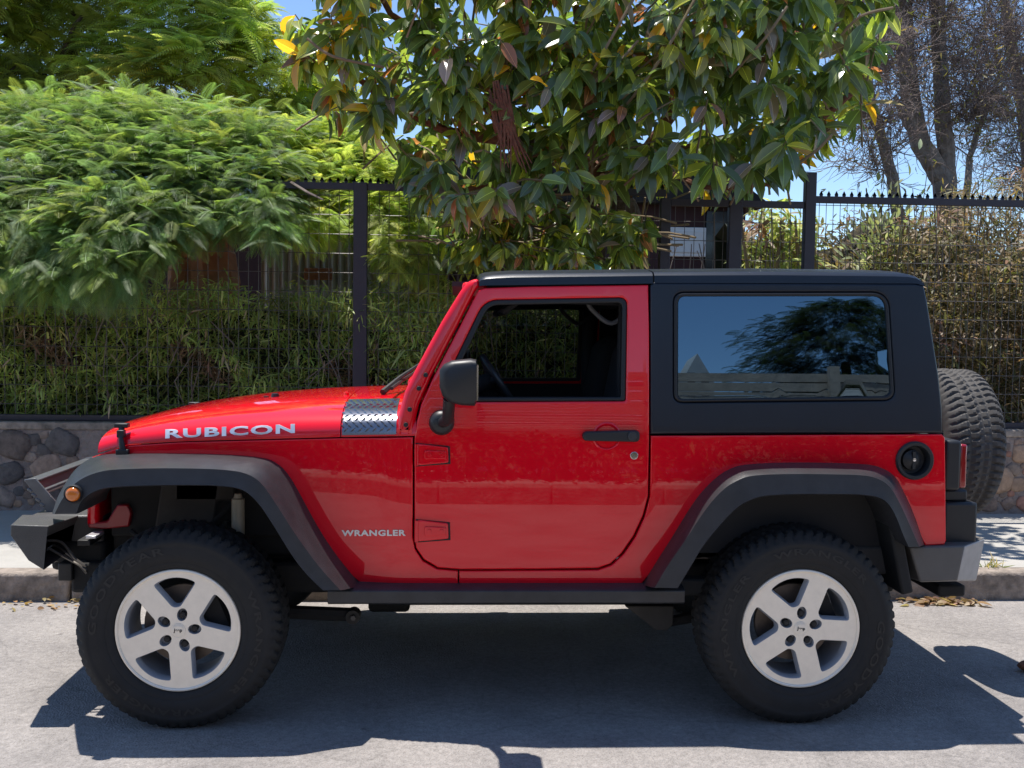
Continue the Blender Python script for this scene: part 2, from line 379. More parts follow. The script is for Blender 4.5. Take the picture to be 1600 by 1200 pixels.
def merge_np(parts):
    Vs, Fs, Ts, n = [], [], [], 0
    for V, F, T in parts: Vs.append(V); Fs.append(F+n); Ts.append(T); n += len(V)
    return np.concatenate(Vs), np.concatenate(Fs), np.concatenate(Ts)
# ================================================================== SETTING
def sheet(name, x0, x1, y0, y1, z, mat, nx=1, ny=1):
    b = MB(); xs = np.linspace(x0, x1, nx+1); ys = np.linspace(y0, y1, ny+1)
    b.add([(x, y, z) for x in xs for y in ys], [(i*(ny+1)+j, (i+1)*(ny+1)+j, (i+1)*(ny+1)+j+1, i*(ny+1)+j+1) for i in range(nx) for j in range(ny)])
    o = b.build(name, mat); tag(o, kind='structure'); return o
sheet('ground', -900, 900, -900, 900, -.02, SOI)
sheet('road', -90, 90, -5.72, 1.0, 0, ASP)
def kerb(name, y0, y1):
    b = MB(); x = -24.3
    while x < 24:
        l = 1.0; b.box((x+l/2, (y0+y1)/2, .06+random.uniform(-.004, .004)), (l-.008, y1-y0, .2)); x += l
    o = b.build(name, KRB, bevel=.018); tag(o, kind='structure')
kerb('kerb', .985, 1.14); kerb('kerb', -5.86, -5.705)
def pavement(name, y0, y1, z):
    b = MB(); x = -24.0
    while x < 24:
        b.box((x+.9, (y0+y1)/2, z-.1), (1.794, y1-y0, .2)); x += 1.8
    o = b.build(name, CON, bevel=.006); tag(o, kind='structure')
pavement('pavement', 1.142, 2.96, .152); pavement('pavement', -7.3, -5.862, .152)
# garden terrace held by the stone wall
o = sheet('garden_ground', -40, 40, 3.2, 40, .70, SOI)
# stone retaining wall
wall = empty('stone_wall', (0, 3.1, 0)); tag(wall, 'low retaining wall of rounded fieldstones in grey mortar beside the pavement', 'wall')
b = MB(); b.box((0, 3.12, .38), (60, .34, .76)); b.build('mortar_wall', MOR, wall, bevel=.015)
b = MB(); b.box((0, 3.12, .785), (60, .36, .06)); b.build('coping', KRB, wall, bevel=.012)
bm = bmesh.new(); bmesh.ops.create_icosphere(bm, subdivisions=2, radius=1); SV = np.array([v.co[:] for v in bm.verts]); SF = np.array([[v.index for v in f.verts] for f in bm.faces]); bm.free()
pl = []
for _ in range(20000):
    r = random.uniform(.05, .12)*(1 if _ < 11000 else .5); x, z = (random.uniform(-6.0, -1.4) if random.random() < .5 else random.uniform(2.2, 7.0)), random.uniform(.18+r*.7, .745-r*.7)
    if -2.95 < x < -2.72: continue
    if all((x-a)**2+((z-c)*1.15)**2 > ((r+q)*.90)**2 for a, c, q in pl): pl.append((x, z, r))
parts = []
for x, z, r in pl:
    a = random.uniform(-.5, .5); nz = 1+.10*np.sin(SV@np.array([3.1, 2.2, 4.4])+random.uniform(0, 6))[:, None]
    v = np.sign(SV)*np.abs(SV)**.62*nz*np.array([r*random.uniform(.95, 1.15), r*.30, r*random.uniform(.78, .95)])
    v = np.c_[v[:, 0]*math.cos(a)-v[:, 2]*math.sin(a), v[:, 1], v[:, 0]*math.sin(a)+v[:, 2]*math.cos(a)]+np.array([x, 2.952, z])
    t = random.choice([(.40, .27, .20), (.25, .19, .16), (.46, .30, .20), (.44, .22, .155), (.17, .145, .135), (.36, .27, .215)])
    parts.append((v, SF, np.tile(np.array(t)*random.uniform(.8, 1.2), (len(SF), 1))))
V, F, T = merge_np(parts)
link(np_mesh('stones', V, F, T), 'stones', STN, wall, ang=None)
# fence: posts, rails with points, welded wire panels
FY = 3.04
def fence(px_posts, label, ztop, posts, zbot=.82, spikes=True, xs=None, bars=.075, name='metal_fence', cat='fence'):
    xs = xs or [atY(p, 450, FY)[0] for p in px_posts]
    root = empty(name, ((xs[0]+xs[-1])/2, FY, .78)); tag(root, label, cat)
    for x, (w, h) in zip(xs, posts):
        if w: MB().box((x, FY, (.79+h)/2), (w, .07, h-.79)).build('post', FEN, root, bevel=.006)
    b = MB(); x0, x1 = xs[0], xs[-1]
    b.box(((x0+x1)/2, FY-.002, ztop-.025), (x1-x0, .045, .05))
    if spikes:
        x = x0+.03
        while x < x1:
            b.add([(x-.009, FY-.006, ztop-.002), (x+.009, FY-.006, ztop-.002), (x+.009, FY+.006, ztop-.002), (x-.009, FY+.006, ztop-.002), (x-.016, FY, ztop+.016), (x+.016, FY, ztop+.016), (x, FY, ztop+.046)],
                  [(0, 1, 5, 4), (2, 3, 4, 5), (4, 5, 6), (0, 4, 3), (1, 2, 5), (5, 4, 6)]); x += .06
    b.build('top_rail', FEN, root, ang=30)
    MB().box(((x0+x1)/2, FY+.003, zbot+.02), (x1-x0, .04, .045)).build('bottom_rail', FEN, root, bevel=.004)
    b = MB(); x = x0+bars/2
    while x < x1: b.tube([(x, FY+.012, zbot), (x, FY+.012, ztop)], .0026, 4, False); x += bars
    z = zbot+.12
    while z < ztop: b.tube([(x0, FY+.008, z), (x1, FY+.008, z)], .0028, 4, False); z += .145
    b.build('wire_panel', WIR, root, ang=None)
    return root
x563 = atY(563, 450, FY)[0]; x1040 = atY(1038, 380, FY)[0]; x1147 = atY(1147, 380, FY)[0]; x1263 = atY(1263, 380, FY)[0]
fence(None, 'long dark metal fence run under the feathery tree, left of the gate', 2.625, [(.1, 2.6), (0, 0), (.105, 2.63), (.08, 2.56)], xs=[x563-5, x563-2.5, x563, x1040])
fence(None, 'dark metal mesh gate between two posts above the car roof', 2.555, [(0, 0), (.10, 2.55), (0, 0)], xs=[x1040+.045, x1147, x1263-.05], spikes=False, name='mesh_gate', cat='gate')
fence(None, 'dark metal fence run in front of the dry bamboo, right of the gate', 2.60, [(.085, 2.78), (.09, 2.6), (.09, 2.6)], xs=[x1263, x1263+2.6, x1263+5.2], bars=.055)
# ------------------------------------------------------------------ hedge and shrubs
def leafy(name, label, cat, mat, parts, origin, kind=None):
    V, F, T = merge_np(parts); o = link(np_mesh(name, V, F, T), name, mat, None, origin, ang=None); tag(o, label, cat, kind=kind); return o
BT = blade_template()
GREEN = [(.32, .37, .10), (.25, .31, .09), (.41, .45, .13), (.50, .50, .18), (.46, .33, .22)]
def blades(n, x0, x1, y0, y1, z0, z1, cols, wts, lmin=.09, lmax=.19, ragged=.16, wid=1.0, seed=0):
    P = np.c_[rng.uniform(x0, x1, n), rng.uniform(y0, y1, n), rng.uniform(z0, z1, n)]
    top = z1-ragged*(.5+.5*np.sin(P[:, 0]*3.1+seed)*np.sin(P[:, 0]*7.3+1.3*seed))
    P[:, 2] = z0+(P[:, 2]-z0)*(top-z0)/(z1-z0)
    P[:, 1] += .10*np.sin(P[:, 0]*4.3+P[:, 2]*5)
    az = rng.uniform(0, 2*math.pi, n); e = rng.normal(-.35, .6, n)
    D = np.c_[np.cos(az)*np.cos(e), np.sin(az)*np.cos(e)-.45, np.sin(e)+.15]
    Nn = unit(rng.normal(0, .4, (n, 3))+np.array([0, -.3, 1]))
    TV = BT[0]*np.array([1, wid, 1]); t = pick(n, cols, wts)
    cl = np.sin(P[:, 0]*5.1+seed*1.7+1.5*np.sin(P[:, 2]*4.1))*np.sin(P[:, 2]*7.7+P[:, 0]*2.2+seed)+.6*np.sin(P[:, 0]*11.3+seed)*np.sin(P[:, 2]*13.1+seed*.7)
    t *= np.clip(1.05+.34*cl, .45, 1.7)[:, None]; P[:, 1] += np.where(cl < -.55, .16, 0)
    dry = (np.sin(P[:, 0]*2.7+1)*np.sin(P[:, 2]*6+P[:, 0]*3.3+seed) > .80); t[dry] = pick(int(dry.sum()), [(.30, .20, .13), (.24, .13, .09)], [1, 1])
    return instances(TV, BT[1], P, D, Nn, rng.uniform(lmin, lmax, n), t)
hedge = empty('hedge', (-1.5, 3.6, .7)); tag(hedge, 'dense dark green bamboo-grass hedge on the stone wall behind the hood', 'hedge')
V, F, T = merge_np([blades(36000, -5.9, 1.75, 3.08, 3.60, .80, 1.88, GREEN, [5, 6, 3, 1.2, .8], lmin=.05, lmax=.115, wid=1.35, seed=1), blades(3500, -4.6, 1.75, 3.15, 3.9, 1.62, 1.97, GREEN, [3, 3, 5, 3, .3], lmin=.06, lmax=.12, wid=1.3, seed=1),
                    blades(900, -.55, .15, 3.12, 3.5, 1.2, 2.02, GREEN[2:4]+[(.55, .56, .2)], [2, 3, 3], lmin=.10, lmax=.2, wid=1.3, seed=4)])  # paler blades near the pillar carry sunlight in their colour
link(np_mesh('foliage', V, F, T), 'foliage', LF3, hedge, ang=None)
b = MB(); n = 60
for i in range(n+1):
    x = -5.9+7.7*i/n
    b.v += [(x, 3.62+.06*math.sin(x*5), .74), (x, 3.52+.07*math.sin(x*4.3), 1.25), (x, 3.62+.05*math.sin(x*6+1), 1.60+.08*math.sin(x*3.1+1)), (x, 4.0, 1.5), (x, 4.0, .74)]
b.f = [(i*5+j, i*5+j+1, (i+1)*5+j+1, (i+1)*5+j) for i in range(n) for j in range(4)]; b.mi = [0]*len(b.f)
b.build('dark_core', CORE, hedge, ang=None)  # dark backing sheet blocks the view; the hedge's inner shade is its colour
b = MB()
for _ in range(45): x = random.uniform(-4.5, 1.7); z = random.uniform(.8, 1.4); b.tube([(x, 3.25, z), (x+random.uniform(-.15, .15), 3.12, z+.25), (x+random.uniform(-.3, .3), 3.10, z+random.uniform(.4, .62))], [.006, .005, .0025], 4)
b.build('stem', TWG, hedge, ang=None)
DRY = [(.18, .13, .06), (.21, .145, .078), (.135, .13, .048), (.28, .20, .125), (.09, .078, .037)]
bam = empty('dry_bamboo', (4.1, 3.8, .7)); tag(bam, 'tall dry olive-brown bamboo thicket behind the fence, above the spare wheel', 'bamboo')
V, F, T = merge_np([blades(17000, 3.45, 5.7, 3.12, 4.2, .8, 2.62, DRY, [4, 4, 4, 2, 3], lmin=.05, lmax=.12, ragged=.5, seed=2, wid=1.9), blades(6500, 1.9, 3.6, 3.15, 4.0, .8, 2.05, DRY, [4, 3, 5, 1, 5], lmin=.07, lmax=.14, ragged=.35, seed=3, wid=1.7),
                    blades(3500, 4.0, 6.2, 3.6, 4.6, 2.3, 3.15, DRY, [5, 4, 4, 1, 3], lmin=.08, lmax=.16, ragged=.5, seed=5)])
link(np_mesh('foliage', V, F, T), 'foliage', LF3, bam, ang=None)
b = MB()
for _ in range(40):
    x = random.uniform(2.0, 5.9); y = random.uniform(3.3, 4.4); h = random.uniform(1.2, 2.0) if x < 3.5 else random.uniform(1.8, 2.9); dx = random.uniform(-.3, .3)
    b.tube([(x, y, .7), (x+dx*.4, y, .7+h*.5), (x+dx, y-.05, .7+h)], [.009, .007, .003], 4)
b.build('stem', TWG, bam, ang=None)
# pale shrub behind the fence at right
ps = empty('pale_shrub', (2.95, 4.2, .7)); tag(ps, 'shrub with pale cream-green leaves behind the fence near the rear roof corner', 'shrub')
LT = leaf_template(.17, .05, .2)
c = atY(1390, 400, 4.2); P = c+rng.normal(0, 1, (520, 3))*np.array([.19, .2, .24]); D = unit(P-(c+np.array([0, .25, -.35])))+rng.normal(0, .25, (520, 3))
V, F, T = merge_np([instances(LT[0], LT[1], P, D, unit(rng.normal(0, .3, (520, 3))+[0, -.5, 1]), rng.uniform(.07, .12, 520), pick(520, [(.34, .36, .20), (.22, .26, .11), (.46, .44, .30)], [4, 3, 2]))])
link(np_mesh('foliage', V, F, T), 'foliage', LF3, ps, ang=None)
b = MB()
for _ in range(9): b.tube([(2.95+random.uniform(-.1, .1), 4.3, .7), (c[0]+random.uniform(-.2, .2), 4.25, c[2]-.3), (c[0]+random.uniform(-.3, .3), 4.2, c[2]+.25)], [.016, .01, .004], 5)
b.build('stem', TWG, ps, ang=None)
# ------------------------------------------------------------------ trees
def limb(b, pts, r0, r1, n=8, k=5, wob=.02):
    P = [np.array(p) if isinstance(p, np.ndarray) else atY(*p) for p in pts]
    P = catmull(P, k); L = len(P); P = [p+np.array([random.uniform(-wob, wob) for _ in range(3)]) if 0 < i < L-1 else p for i, p in enumerate(P)]
    b.tube(P, [r0+(r1-r0)*(i/(L-1))**.8 for i in range(L)], n); return P
def to_ground(px, py, y, z=.68): p = atY(px, py, y); p[2] = z; return p
FT = frond_template(23, .30, .0105, .42); FTB = frond_template(13, .34, .026, .40)
def feathery(name, label, poly, n_spray, ydepth, fr_len, cols, wts, root_at, per=10, thick=.9, seed=0):
    """sprays of feathery fronds over a mounded crown"""
    P2 = sample_poly(poly, n_spray); A = np.array(poly)
    root = empty(name, root_at); tag(root, label, 'tree'); pos, D, Nn, sc, tint = [], [], [], [], []
    for px, py in P2:
        y = ydepth(px, py)+abs(random.gauss(0, 1))*thick*.45; c = atY(px, py, y); low = min(1, max(0, (py-250)/170)) if per == 9 and fr_len < .3 else .25
        out = np.array([random.gauss(0, .35), -1., .25]); bright = random.uniform(.75, 1.25)
        col = pick(1, cols, wts)[0]*bright
        for k in range(per):
            a = random.uniform(0, 2*math.pi); e = random.gauss(.05-.75*low, .40)
            d = np.array([math.cos(a)*math.cos(e), math.sin(a)*math.cos(e)-.35, math.sin(e)])
            pos.append(c+d*.03+np.array([random.gauss(0, .05), random.gauss(0, .05), random.gauss(0, .04)])); D.append(d); Nn.append([random.gauss(0, .2), random.gauss(0, .2)-.1, 1.])
            sc.append(fr_len*random.uniform(.7, 1.2)); tint.append(np.clip(col*random.uniform(.8, 1.2), .003, 1))
    tp = FT if fr_len < .3 else FTB; V, F, T = instances(tp[0], tp[1], np.array(pos), np.array(D), unit(np.array(Nn)), np.array(sc), np.array(tint))
    link(np_mesh('foliage', V, F, T), 'foliage', LF1, root, ang=None); return root, P2
near_poly = [(-160, 190), (0, 172), (70, 152), (140, 146), (230, 160), (330, 166), (420, 182), (500, 192), (590, 232), (650, 280), (705, 330), (690, 370), (650, 410), (600, 395), (570, 350), (530, 330), (470, 345), (420, 360), (385, 355), (330, 355), (270, 362), (245, 392), (215, 438), (100, 432), (0, 424), (-160, 428)]
def nd(px, py):
    t = min(1, max(0, (480-py)/330)); s = math.sin(px*.021+1)*.16+math.sin(px*.008+py*.013)*.22
    return 2.17+1.9*t**1.9+s*.45+max(0, min(1, (px-430)/60))*.85
ft1, spr = feathery('feathery_tree', 'bright green feathery-leaved tree drooping over the fence above the hood', near_poly, 1650, nd, .22,
    [(.215, .295, .095), (.175, .26, .10), (.30, .36, .095), (.15, .225, .11)], [5, 5, 3, 3], to_ground(310, 430, 4.3), per=9, thick=.75)
SP3 = []
ft1b, _ = feathery('side_bough', 'x', [(440, 195), (520, 200), (590, 236), (650, 285), (700, 332), (688, 380), (655, 410), (610, 400), (585, 340), (545, 322), (520, 345), (480, 365), (450, 330)], 620, lambda px, py: 3.10+1.3*max(0, (405-py)/210)**1.2+.10*math.sin(px*.05), .21, [(.44, .50, .13), (.36, .44, .12), (.54, .57, .13)], [4, 3, 3], to_ground(310, 430, 4.3), per=9, thick=.35)  # this bough's leaf colours are lightened to show it sunlit
ob_ = ft1b.children[0]; ob_.parent = ft1; bpy.data.objects.remove(ft1b)
b = MB(); limb(b, [to_ground(340, 430, 4.4), atY(330, 440, 4.4), atY(327, 380, 4.4), atY(350, 250, 4.3)], .30, .16, 12)
limb(b, [to_ground(280, 430, 4.3), atY(278, 440, 4.3), atY(285, 390, 4.3), atY(200, 270, 4.2)], .12, .07, 10); b.build('trunk', M_('orange_bark', (.56, .27, .15), rough=.9, var=.35, vs=8, bump=.5, bs=20), ft1, ang=None)
b = MB()
for i in range(46):
    px, py = spr[i*7]; y = nd(px, py)+.25; q = atY(px, py, y); s = atY(random.choice([330, 260, 350]), random.uniform(250, 340), 4.2)
    mid = (q+s)/2+np.array([0, .1, .18]); b.tube(catmull([s, mid, q], 4), [.028-.0028*j for j in range(9)], 5)
for pts in ([(455, 285, 3.0), (480, 300, 2.7), (505, 312, 2.6)], [(180, 300, 2.9), (205, 310, 2.7), (235, 345, 2.6)]): b.tube([atY(*p) for p in pts], [.012, .01, .006], 5)
b.build('branch', TWG, ft1, ang=None)
far_poly = [(-200, -260), (0, -300), (200, -280), (330, -120), (390, -20), (425, 40), (450, 70), (490, 95), (520, 140), (560, 170), (540, 240), (420, 215), (330, 185), (300, 150), (270, 132), (180, 128), (90, 120), (60, 145), (0, 165), (-200, 170)]
def fd(px, py): return 7.3+.5*math.sin(px*.017)+.4*math.sin(py*.023+px*.009)
ft2, spr2 = feathery('feathery_tree', 'taller feathery-leaved tree behind the bright one, reaching out of the top left', far_poly, 800, fd, .40,
    [(.40, .46, .13), (.32, .39, .12), (.48, .51, .12), (.56, .57, .12)], [5, 4, 3, 2], to_ground(130, 300, 8.3), per=9, thick=1.3)
b = MB(); limb(b, [to_ground(110, 300, 8.4), atY(112, 260, 8.4), atY(105, 150, 8.3), atY(110, 60, 8.2)], .17, .08, 10)
for pts in ([(105, 150, 8.2), (150, 115, 8.0), (210, 85, 7.8), (300, 60, 7.6)], [(100, 140, 8.2), (60, 118, 8.0), (0, 110, 7.8)], [(112, 132, 8.1), (170, 112, 7.9), (240, 120, 7.8), (330, 125, 7.6), (430, 90, 7.6)], [(108, 125, 8.2), (100, 80, 8), (130, 20, 7.8)], [(118, 132, 7.9), (140, 122, 7.9), (200, 140, 7.7)], [(200, 85, 7.8), (215, 110, 7.7), (230, 135, 7.7)]):
    limb(b, pts, .06, .02, 6)
for i in range(60):
    px, py = spr2[i*6]; q = atY(px, py, fd(px, py)+.3); s = atY(px*.6+60, py*.7+10, 8.1); b.tube(catmull([s, (q+s)/2+np.array([0, 0, .12]), q], 3), [.03-.004*j for j in range(7)], 5)
b.build('trunk', BRK, ft2, ang=None)
# the rubber tree over the car
rt = empty('rubber_tree', to_ground(990, 430, 4.1)); tag(rt, 'rubber tree with large glossy dark green leaves hanging over the fence behind the roof', 'tree')
b = MB()
limb(b, [to_ground(990, 430, 4.2), atY(992, 440, 4.2), atY(985, 360, 4.0), atY(955, 285, 3.7)], .16, .11, 12)
limb(b, [to_ground(925, 430, 4.2), atY(935, 440, 4.2), atY(925, 350, 4.0), atY(915, 280, 3.6)], .09, .06, 10)
b.build('trunk', BRK, rt, ang=None)
b = MB(); LIMBS = []
for pts, r in (([(955, 285, 3.7), (880, 240, 3.2), (805, 222, 2.1), (782, 165, 1.9), (800, 60, 2.3), (790, -120, 2.8)], .085), ([(970, 320, 3.85), (1005, 250, 3.6), (1060, 150, 3.3), (1100, 20, 3.2), (1120, -150, 3.2)], .08),
               ([(1005, 250, 3.6), (1150, 215, 3.0), (1290, 180, 2.6), (1350, 120, 2.45)], .05), ([(805, 222, 2.1), (700, 205, 2.4), (600, 150, 2.4), (500, 80, 2.3)], .045),
               ([(880, 240, 3.2), (790, 280, 2.7), (690, 310, 2.4)], .04), ([(955, 285, 3.7), (930, 200, 3.0), (905, 80, 2.7), (900, -100, 2.7)], .06), ([(790, 200, 2.7), (690, 100, 2.6), (600, 0, 2.6), (560, -100, 2.7)], .04), ([(1060, 150, 3.3), (1200, 90, 2.9), (1320, 20, 2.7), (1380, -40, 2.7)], .045), ([(1005, 250, 3.6), (1080, 285, 2.9), (1230, 290, 2.6)], .035)):
    LIMBS += limb(b, pts, r, r*.35, 7)
for k in range(26):                                        # aerial roots hanging in a reddish clump
    px = 790+random.gauss(0, 9); b.tube([atY(px-6, 125+random.uniform(0, 40), 1.80), atY(px+random.gauss(4, 6), 190, 1.82), atY(px+random.gauss(14, 14), 225+random.uniform(0, 50), 1.86)], [.008, .010, .004], 4)
b.build('limb', BRR, rt, ang=None)
LIMBS = np.array(LIMBS)
b = MB()
for pts in ([(1000, -20, 1.9), (955, 60, 1.9), (918, 125, 2.0)], [(1085, 0, 1.9), (1040, 80, 1.9), (990, 150, 2.0), (955, 190, 2.2)], [(1000, 60, 2.0), (940, 130, 2.0), (905, 180, 2.2)], [(1230, 10, 1.9), (1195, 60, 1.95), (1140, 120, 2.2)], [(1395, 12, 2.0), (1345, 25, 2.0), (1310, 60, 2.2)], [(720, 160, 2.1), (640, 178, 2.1)], [(1300, 210, 2.0), (1270, 240, 2.1), (1220, 270, 2.3)], [(480, 60, 2.2), (520, 88, 2.2), (600, 105, 2.3)]):
    b.tube(catmull([atY(p[0], p[1], p[2]-.16) for p in pts], 4), [.010]*(4*(len(pts)-1)+1), 6)
crown = [(430, -120), (465, -40), (452, 40), (470, 95), (520, 150), (545, 190), (610, 205), (650, 290), (705, 318), (760, 310), (850, 300), (930, 312), (1000, 300), (1080, 262), (1160, 262), (1240, 250), (1300, 215), (1340, 165), (1362, 130), (1375, 70), (1392, 20), (1420, -120)]
sparse = [(690, 330), (780, 310), (900, 320), (1010, 330), (1000, 410), (900, 425), (760, 430), (700, 385)]
ROS = [(p, 0) for p in sample_poly(crown, 480)]+[(p, 2) for p in sample_poly([(660, 20), (660, 290), (1200, 290), (1330, 200), (1330, 20)], 70)]+[(p, 1) for p in sample_poly(sparse, 170)]
LTR = broad_leaf(.195); pos, D, Nn, sc, tint = [], [], [], [], []
RC = [(.135, .18, .052), (.09, .13, .046), (.22, .26, .058), (.40, .40, .06), (.72, .36, .03), (.38, .14, .07), (.27, .20, .17)]
for (px, py), s in ROS:
    edge = min(abs(px-440), abs(1395-px))/400
    y = (1.75+max(0, .9-edge*1.3)*.55+abs(random.gauss(0, 1))*.62) if not s else (3.2+random.uniform(0, .9) if s == 2 else random.uniform(2.5, 3.7))
    c = atY(px, py, y); tw = LIMBS[((LIMBS-c)**2).sum(1).argmin()]
    dv = c-tw; l = np.linalg.norm(dv); ax = unit(unit(dv)*.6+np.array([random.gauss(0, .3), -.3+random.gauss(0, .2), .35]))
    st = c-ax*min(.45, l); b.tube([st-np.array([0, 0, .03]), (st+c)/2, c], [.009, .007, .004], 4)
    nl = random.randint(7, 10); bs = random.uniform(.8, 1.15)
    for k in range(nl):
        a = k*2.4+random.uniform(-.4, .4); u1 = unit(np.cross(ax, [0, 0, 1.])+1e-3); u2 = np.cross(ax, u1)
        sp = random.uniform(.55, 1.2); d = ax*(1.1-sp*.75)+(u1*math.cos(a)+u2*math.sin(a))*sp+np.array([0, 0, -.95*sp])
        pos.append(c-ax*(.012*k)+unit(d)*.025); D.append(d); Nn.append(ax*1.0+np.array([random.gauss(0, .25), random.gauss(0, .25)-.1, .5])); sc.append((.15 if s == 1 else .215)*bs*random.uniform(.72, 1.15))
    w = [6, 6, 4, 2.4, .35, .45, .9] if px > 600 else [5, 4, 4, 3, 2.0, .8, .6]
    tint += list(pick(nl, RC, w))
b.build('twig', M_('pale_twig', (.26, .19, .11), rough=.8, var=.35, vs=12), rt, ang=None)
V, F, T = instances(LTR[0], LTR[1], np.array(pos), np.array(D), unit(np.array(Nn)), np.array(sc), np.array(tint), LTR[2])
link(np_mesh('foliage', V, F, T), 'foliage', LF2, rt, ang=None)
# bare trees at right
def twigs(b, start, d, length, r, depth):
    p = np.array(start, float); d = unit(np.array(d, float)); n = 4; path = [p.copy()]
    for i in range(n):
        d = unit(d+rng.normal(0, .22, 3)+np.array([0, 0, .03])); p = p+d*length/n; path.append(p.copy())
    b.tube(path, [r*(1-.16*i) for i in range(n+1)], 4 if depth < 3 else 5, False)
    if depth > 0:
        for i in range(1, n+1):
            for _ in range(2 if depth > 1 else 2):
                dd = unit(d+rng.normal(0, .75, 3)); twigs(b, path[i], dd, length*random.uniform(.5, .75), max(.004, r*.5), depth-1)
def bare_tree(label, y, stems, nt, area_poly, dep=2, lf=0):
    pts0 = stems[0][0]; root = empty('bare_tree', to_ground(pts0[0][0], pts0[0][1], y)); tag(root, label, 'tree')
    b = MB(); allp = []
    for pts, r0, r1 in stems: allp += limb(b, [(p[0], p[1], y+(p[2] if len(p) > 2 else 0)) for p in pts], r0, r1, 9, wob=.012)
    b.build('trunk', BRG, root, ang=None)
    b = MB(); allp = np.array(allp); tips = []
    for p in sample_poly(area_poly, nt):
        q = atY(p[0], p[1], y+random.uniform(-.8, .8)); s = allp[((allp-q)**2).sum(1).argmin()]; s = s+(q-s)*random.uniform(0, .5)
        twigs(b, s, q-s+np.array([0, 0, .2]), max(.5, np.linalg.norm(q-s)), .010, dep); tips.append(q)
    b.build('twig', TWG, root, ang=None)
    if lf:
        n = lf; P = np.array(tips)[rng.integers(0, len(tips), n)]+rng.normal(0, .25, (n, 3)); V, F, T = instances(BT[0]*np.array([1, 2.4, 1]), BT[1], P, rng.normal(0, 1, (n, 3)), unit(rng.normal(0, 1, (n, 3))), rng.uniform(.05, .09, n), pick(n, [(.16, .15, .05), (.25, .19, .09)], [1, 1]))
        link(np_mesh('foliage', V, F, T), 'foliage', LF3, root, ang=None)
bare_tree('thick grey forked bare tree behind the right fence', 8.0, [([(1490, 520), (1487, 420), (1482, 330), (1468, 270), (1440, 225), (1420, 130), (1410, 0), (1405, -160)], .17, .10), ([(1482, 330), (1478, 240), (1470, 130), (1465, 0), (1475, -160)], .12, .08), ([(1440, 225), (1415, 190), (1398, 150)], .07, .03), ([(1500, 400), (1510, 300), (1520, 230, .3), (1560, 120, .4)], .06, .03)], 115, [(1330, -80), (1600, -80), (1600, 200), (1520, 280), (1400, 120), (1330, 200)], 2, 2600)
bare_tree('slim leaning bare tree between the rubber tree and the grey forked one', 6.6, [([(1425, 520), (1412, 400), (1400, 310), (1382, 230), (1362, 160), (1345, 60)], .085, .05)], 34, [(1310, 60), (1420, 60), (1430, 300), (1320, 300)], 2, 350)
bare_tree('bare twiggy tree at the far right edge against the sky', 10.5, [([(1625, 520), (1612, 330), (1600, 180), (1580, 60), (1560, -60)], .13, .06), ([(1612, 330), (1640, 200), (1660, 0)], .1, .05)], 125, [(1500, -60), (1720, -60), (1720, 330), (1560, 330), (1500, 200)], 2, 700)
# ------------------------------------------------------------------ houses and scraps behind the fence
h = empty('garden_house', (-.2, 10.5, .68)); tag(h, 'maroon house with a white window seen through the gate', 'house')
p0 = atY(635, 300, 10); p1 = atY(1165, 330, 10)
b = MB(); b.box(((p0[0]+p1[0])/2, 11.5, 2.0), (p1[0]-p0[0], 3, 2.7)); b.build('wall', MAR, h)
b = MB(); b.prism([(p0[0]-.3, 3.35), (p1[0]+.3, 3.35), (p1[0]-.6, 4.0), (p0[0]+.6, 4.0)], 9.75, 13.3); b.build('roof', ROF, h)
a0, a1 = atY(1042, 355, 9.99), atY(1108, 402, 9.99)
f = MB().box(((a0[0]+a1[0])/2, 9.98, (a0[2]+a1[2])/2), (a1[0]-a0[0], .08, a0[2]-a1[2])).build('window', WHT, h, bevel=.01)
MB().box(((a0[0]+a1[0])/2-.02, 9.93, (a0[2]+a1[2])/2), (a1[0]-a0[0]-.14, .012, a0[2]-a1[2]-.12)).build('pane', M_('curtain_pane', (.62, .64, .66), rough=.25), f)
a0, a1 = atY(1110, 330, 9.99), atY(1150, 470, 9.99)
MB().box(((a0[0]+a1[0])/2, 9.97, (a0[2]+a1[2])/2), (.55, .07, a0[2]-a1[2])).build('door', DGL, h, bevel=.01)
h2 = empty('dark_shed', (-6, 9.5, .68)); tag(h2, 'dark-roofed shed half hidden between the two feathery trees', 'shed')
q0, q1 = atY(-260, 160, 9.2), atY(275, 134, 9.2)
q3 = atY(650, 400, 9.4); MB().box(((q0[0]+q3[0])/2, 10.8, 1.75), (q3[0]-q0[0], 2.4, 2.1)).build('wall', MAR, h2)
MB().prism([(q0[0], q1[2]-.42), (q1[0], q1[2]-.42), (q1[0]-.15, q1[2]), (q0[0], q1[2])], 9.2, 12.2).build('roof', ROF, h2)
def corr(label, px0, px1, py0, py1, y, mat, w=.075):
    a0, a1 = atY(px0, py0, y), atY(px1, py1, y); b = MB(); n = int((a1[0]-a0[0])/w*4)
    for i in range(n+1):
        x = a0[0]+(a1[0]-a0[0])*i/n; yy = y+.018*math.sin(i*math.pi/2)
        b.v += [(x, yy, .7), (x, yy, a0[2]), (x, yy+.006, .7), (x, yy+.006, a0[2])]
    b.f = [q for i in range(n) for q in ((i*4, i*4+4, i*4+5, i*4+1), (i*4+2, i*4+3, i*4+7, i*4+6), (i*4+1, i*4+5, i*4+7, i*4+3))]; b.mi = [0]*len(b.f)
    o = b.build('corrugated_panel', mat, None, ((a0[0]+a1[0])/2, y, .7)); tag(o, label, 'metal sheet'); return o
corr('grey corrugated sheet standing behind the hedge, left of the thick fence post', 408, 560, 350, 480, 4.9, COR)
corr('grey corrugated sheet standing behind the hedge, right of the thick fence post', 566, 645, 372, 480, 4.96, COR)
corr('dark maroon sheet wall behind the windscreen pillar', 645, 745, 310, 480, 5.0, MAR, .11)
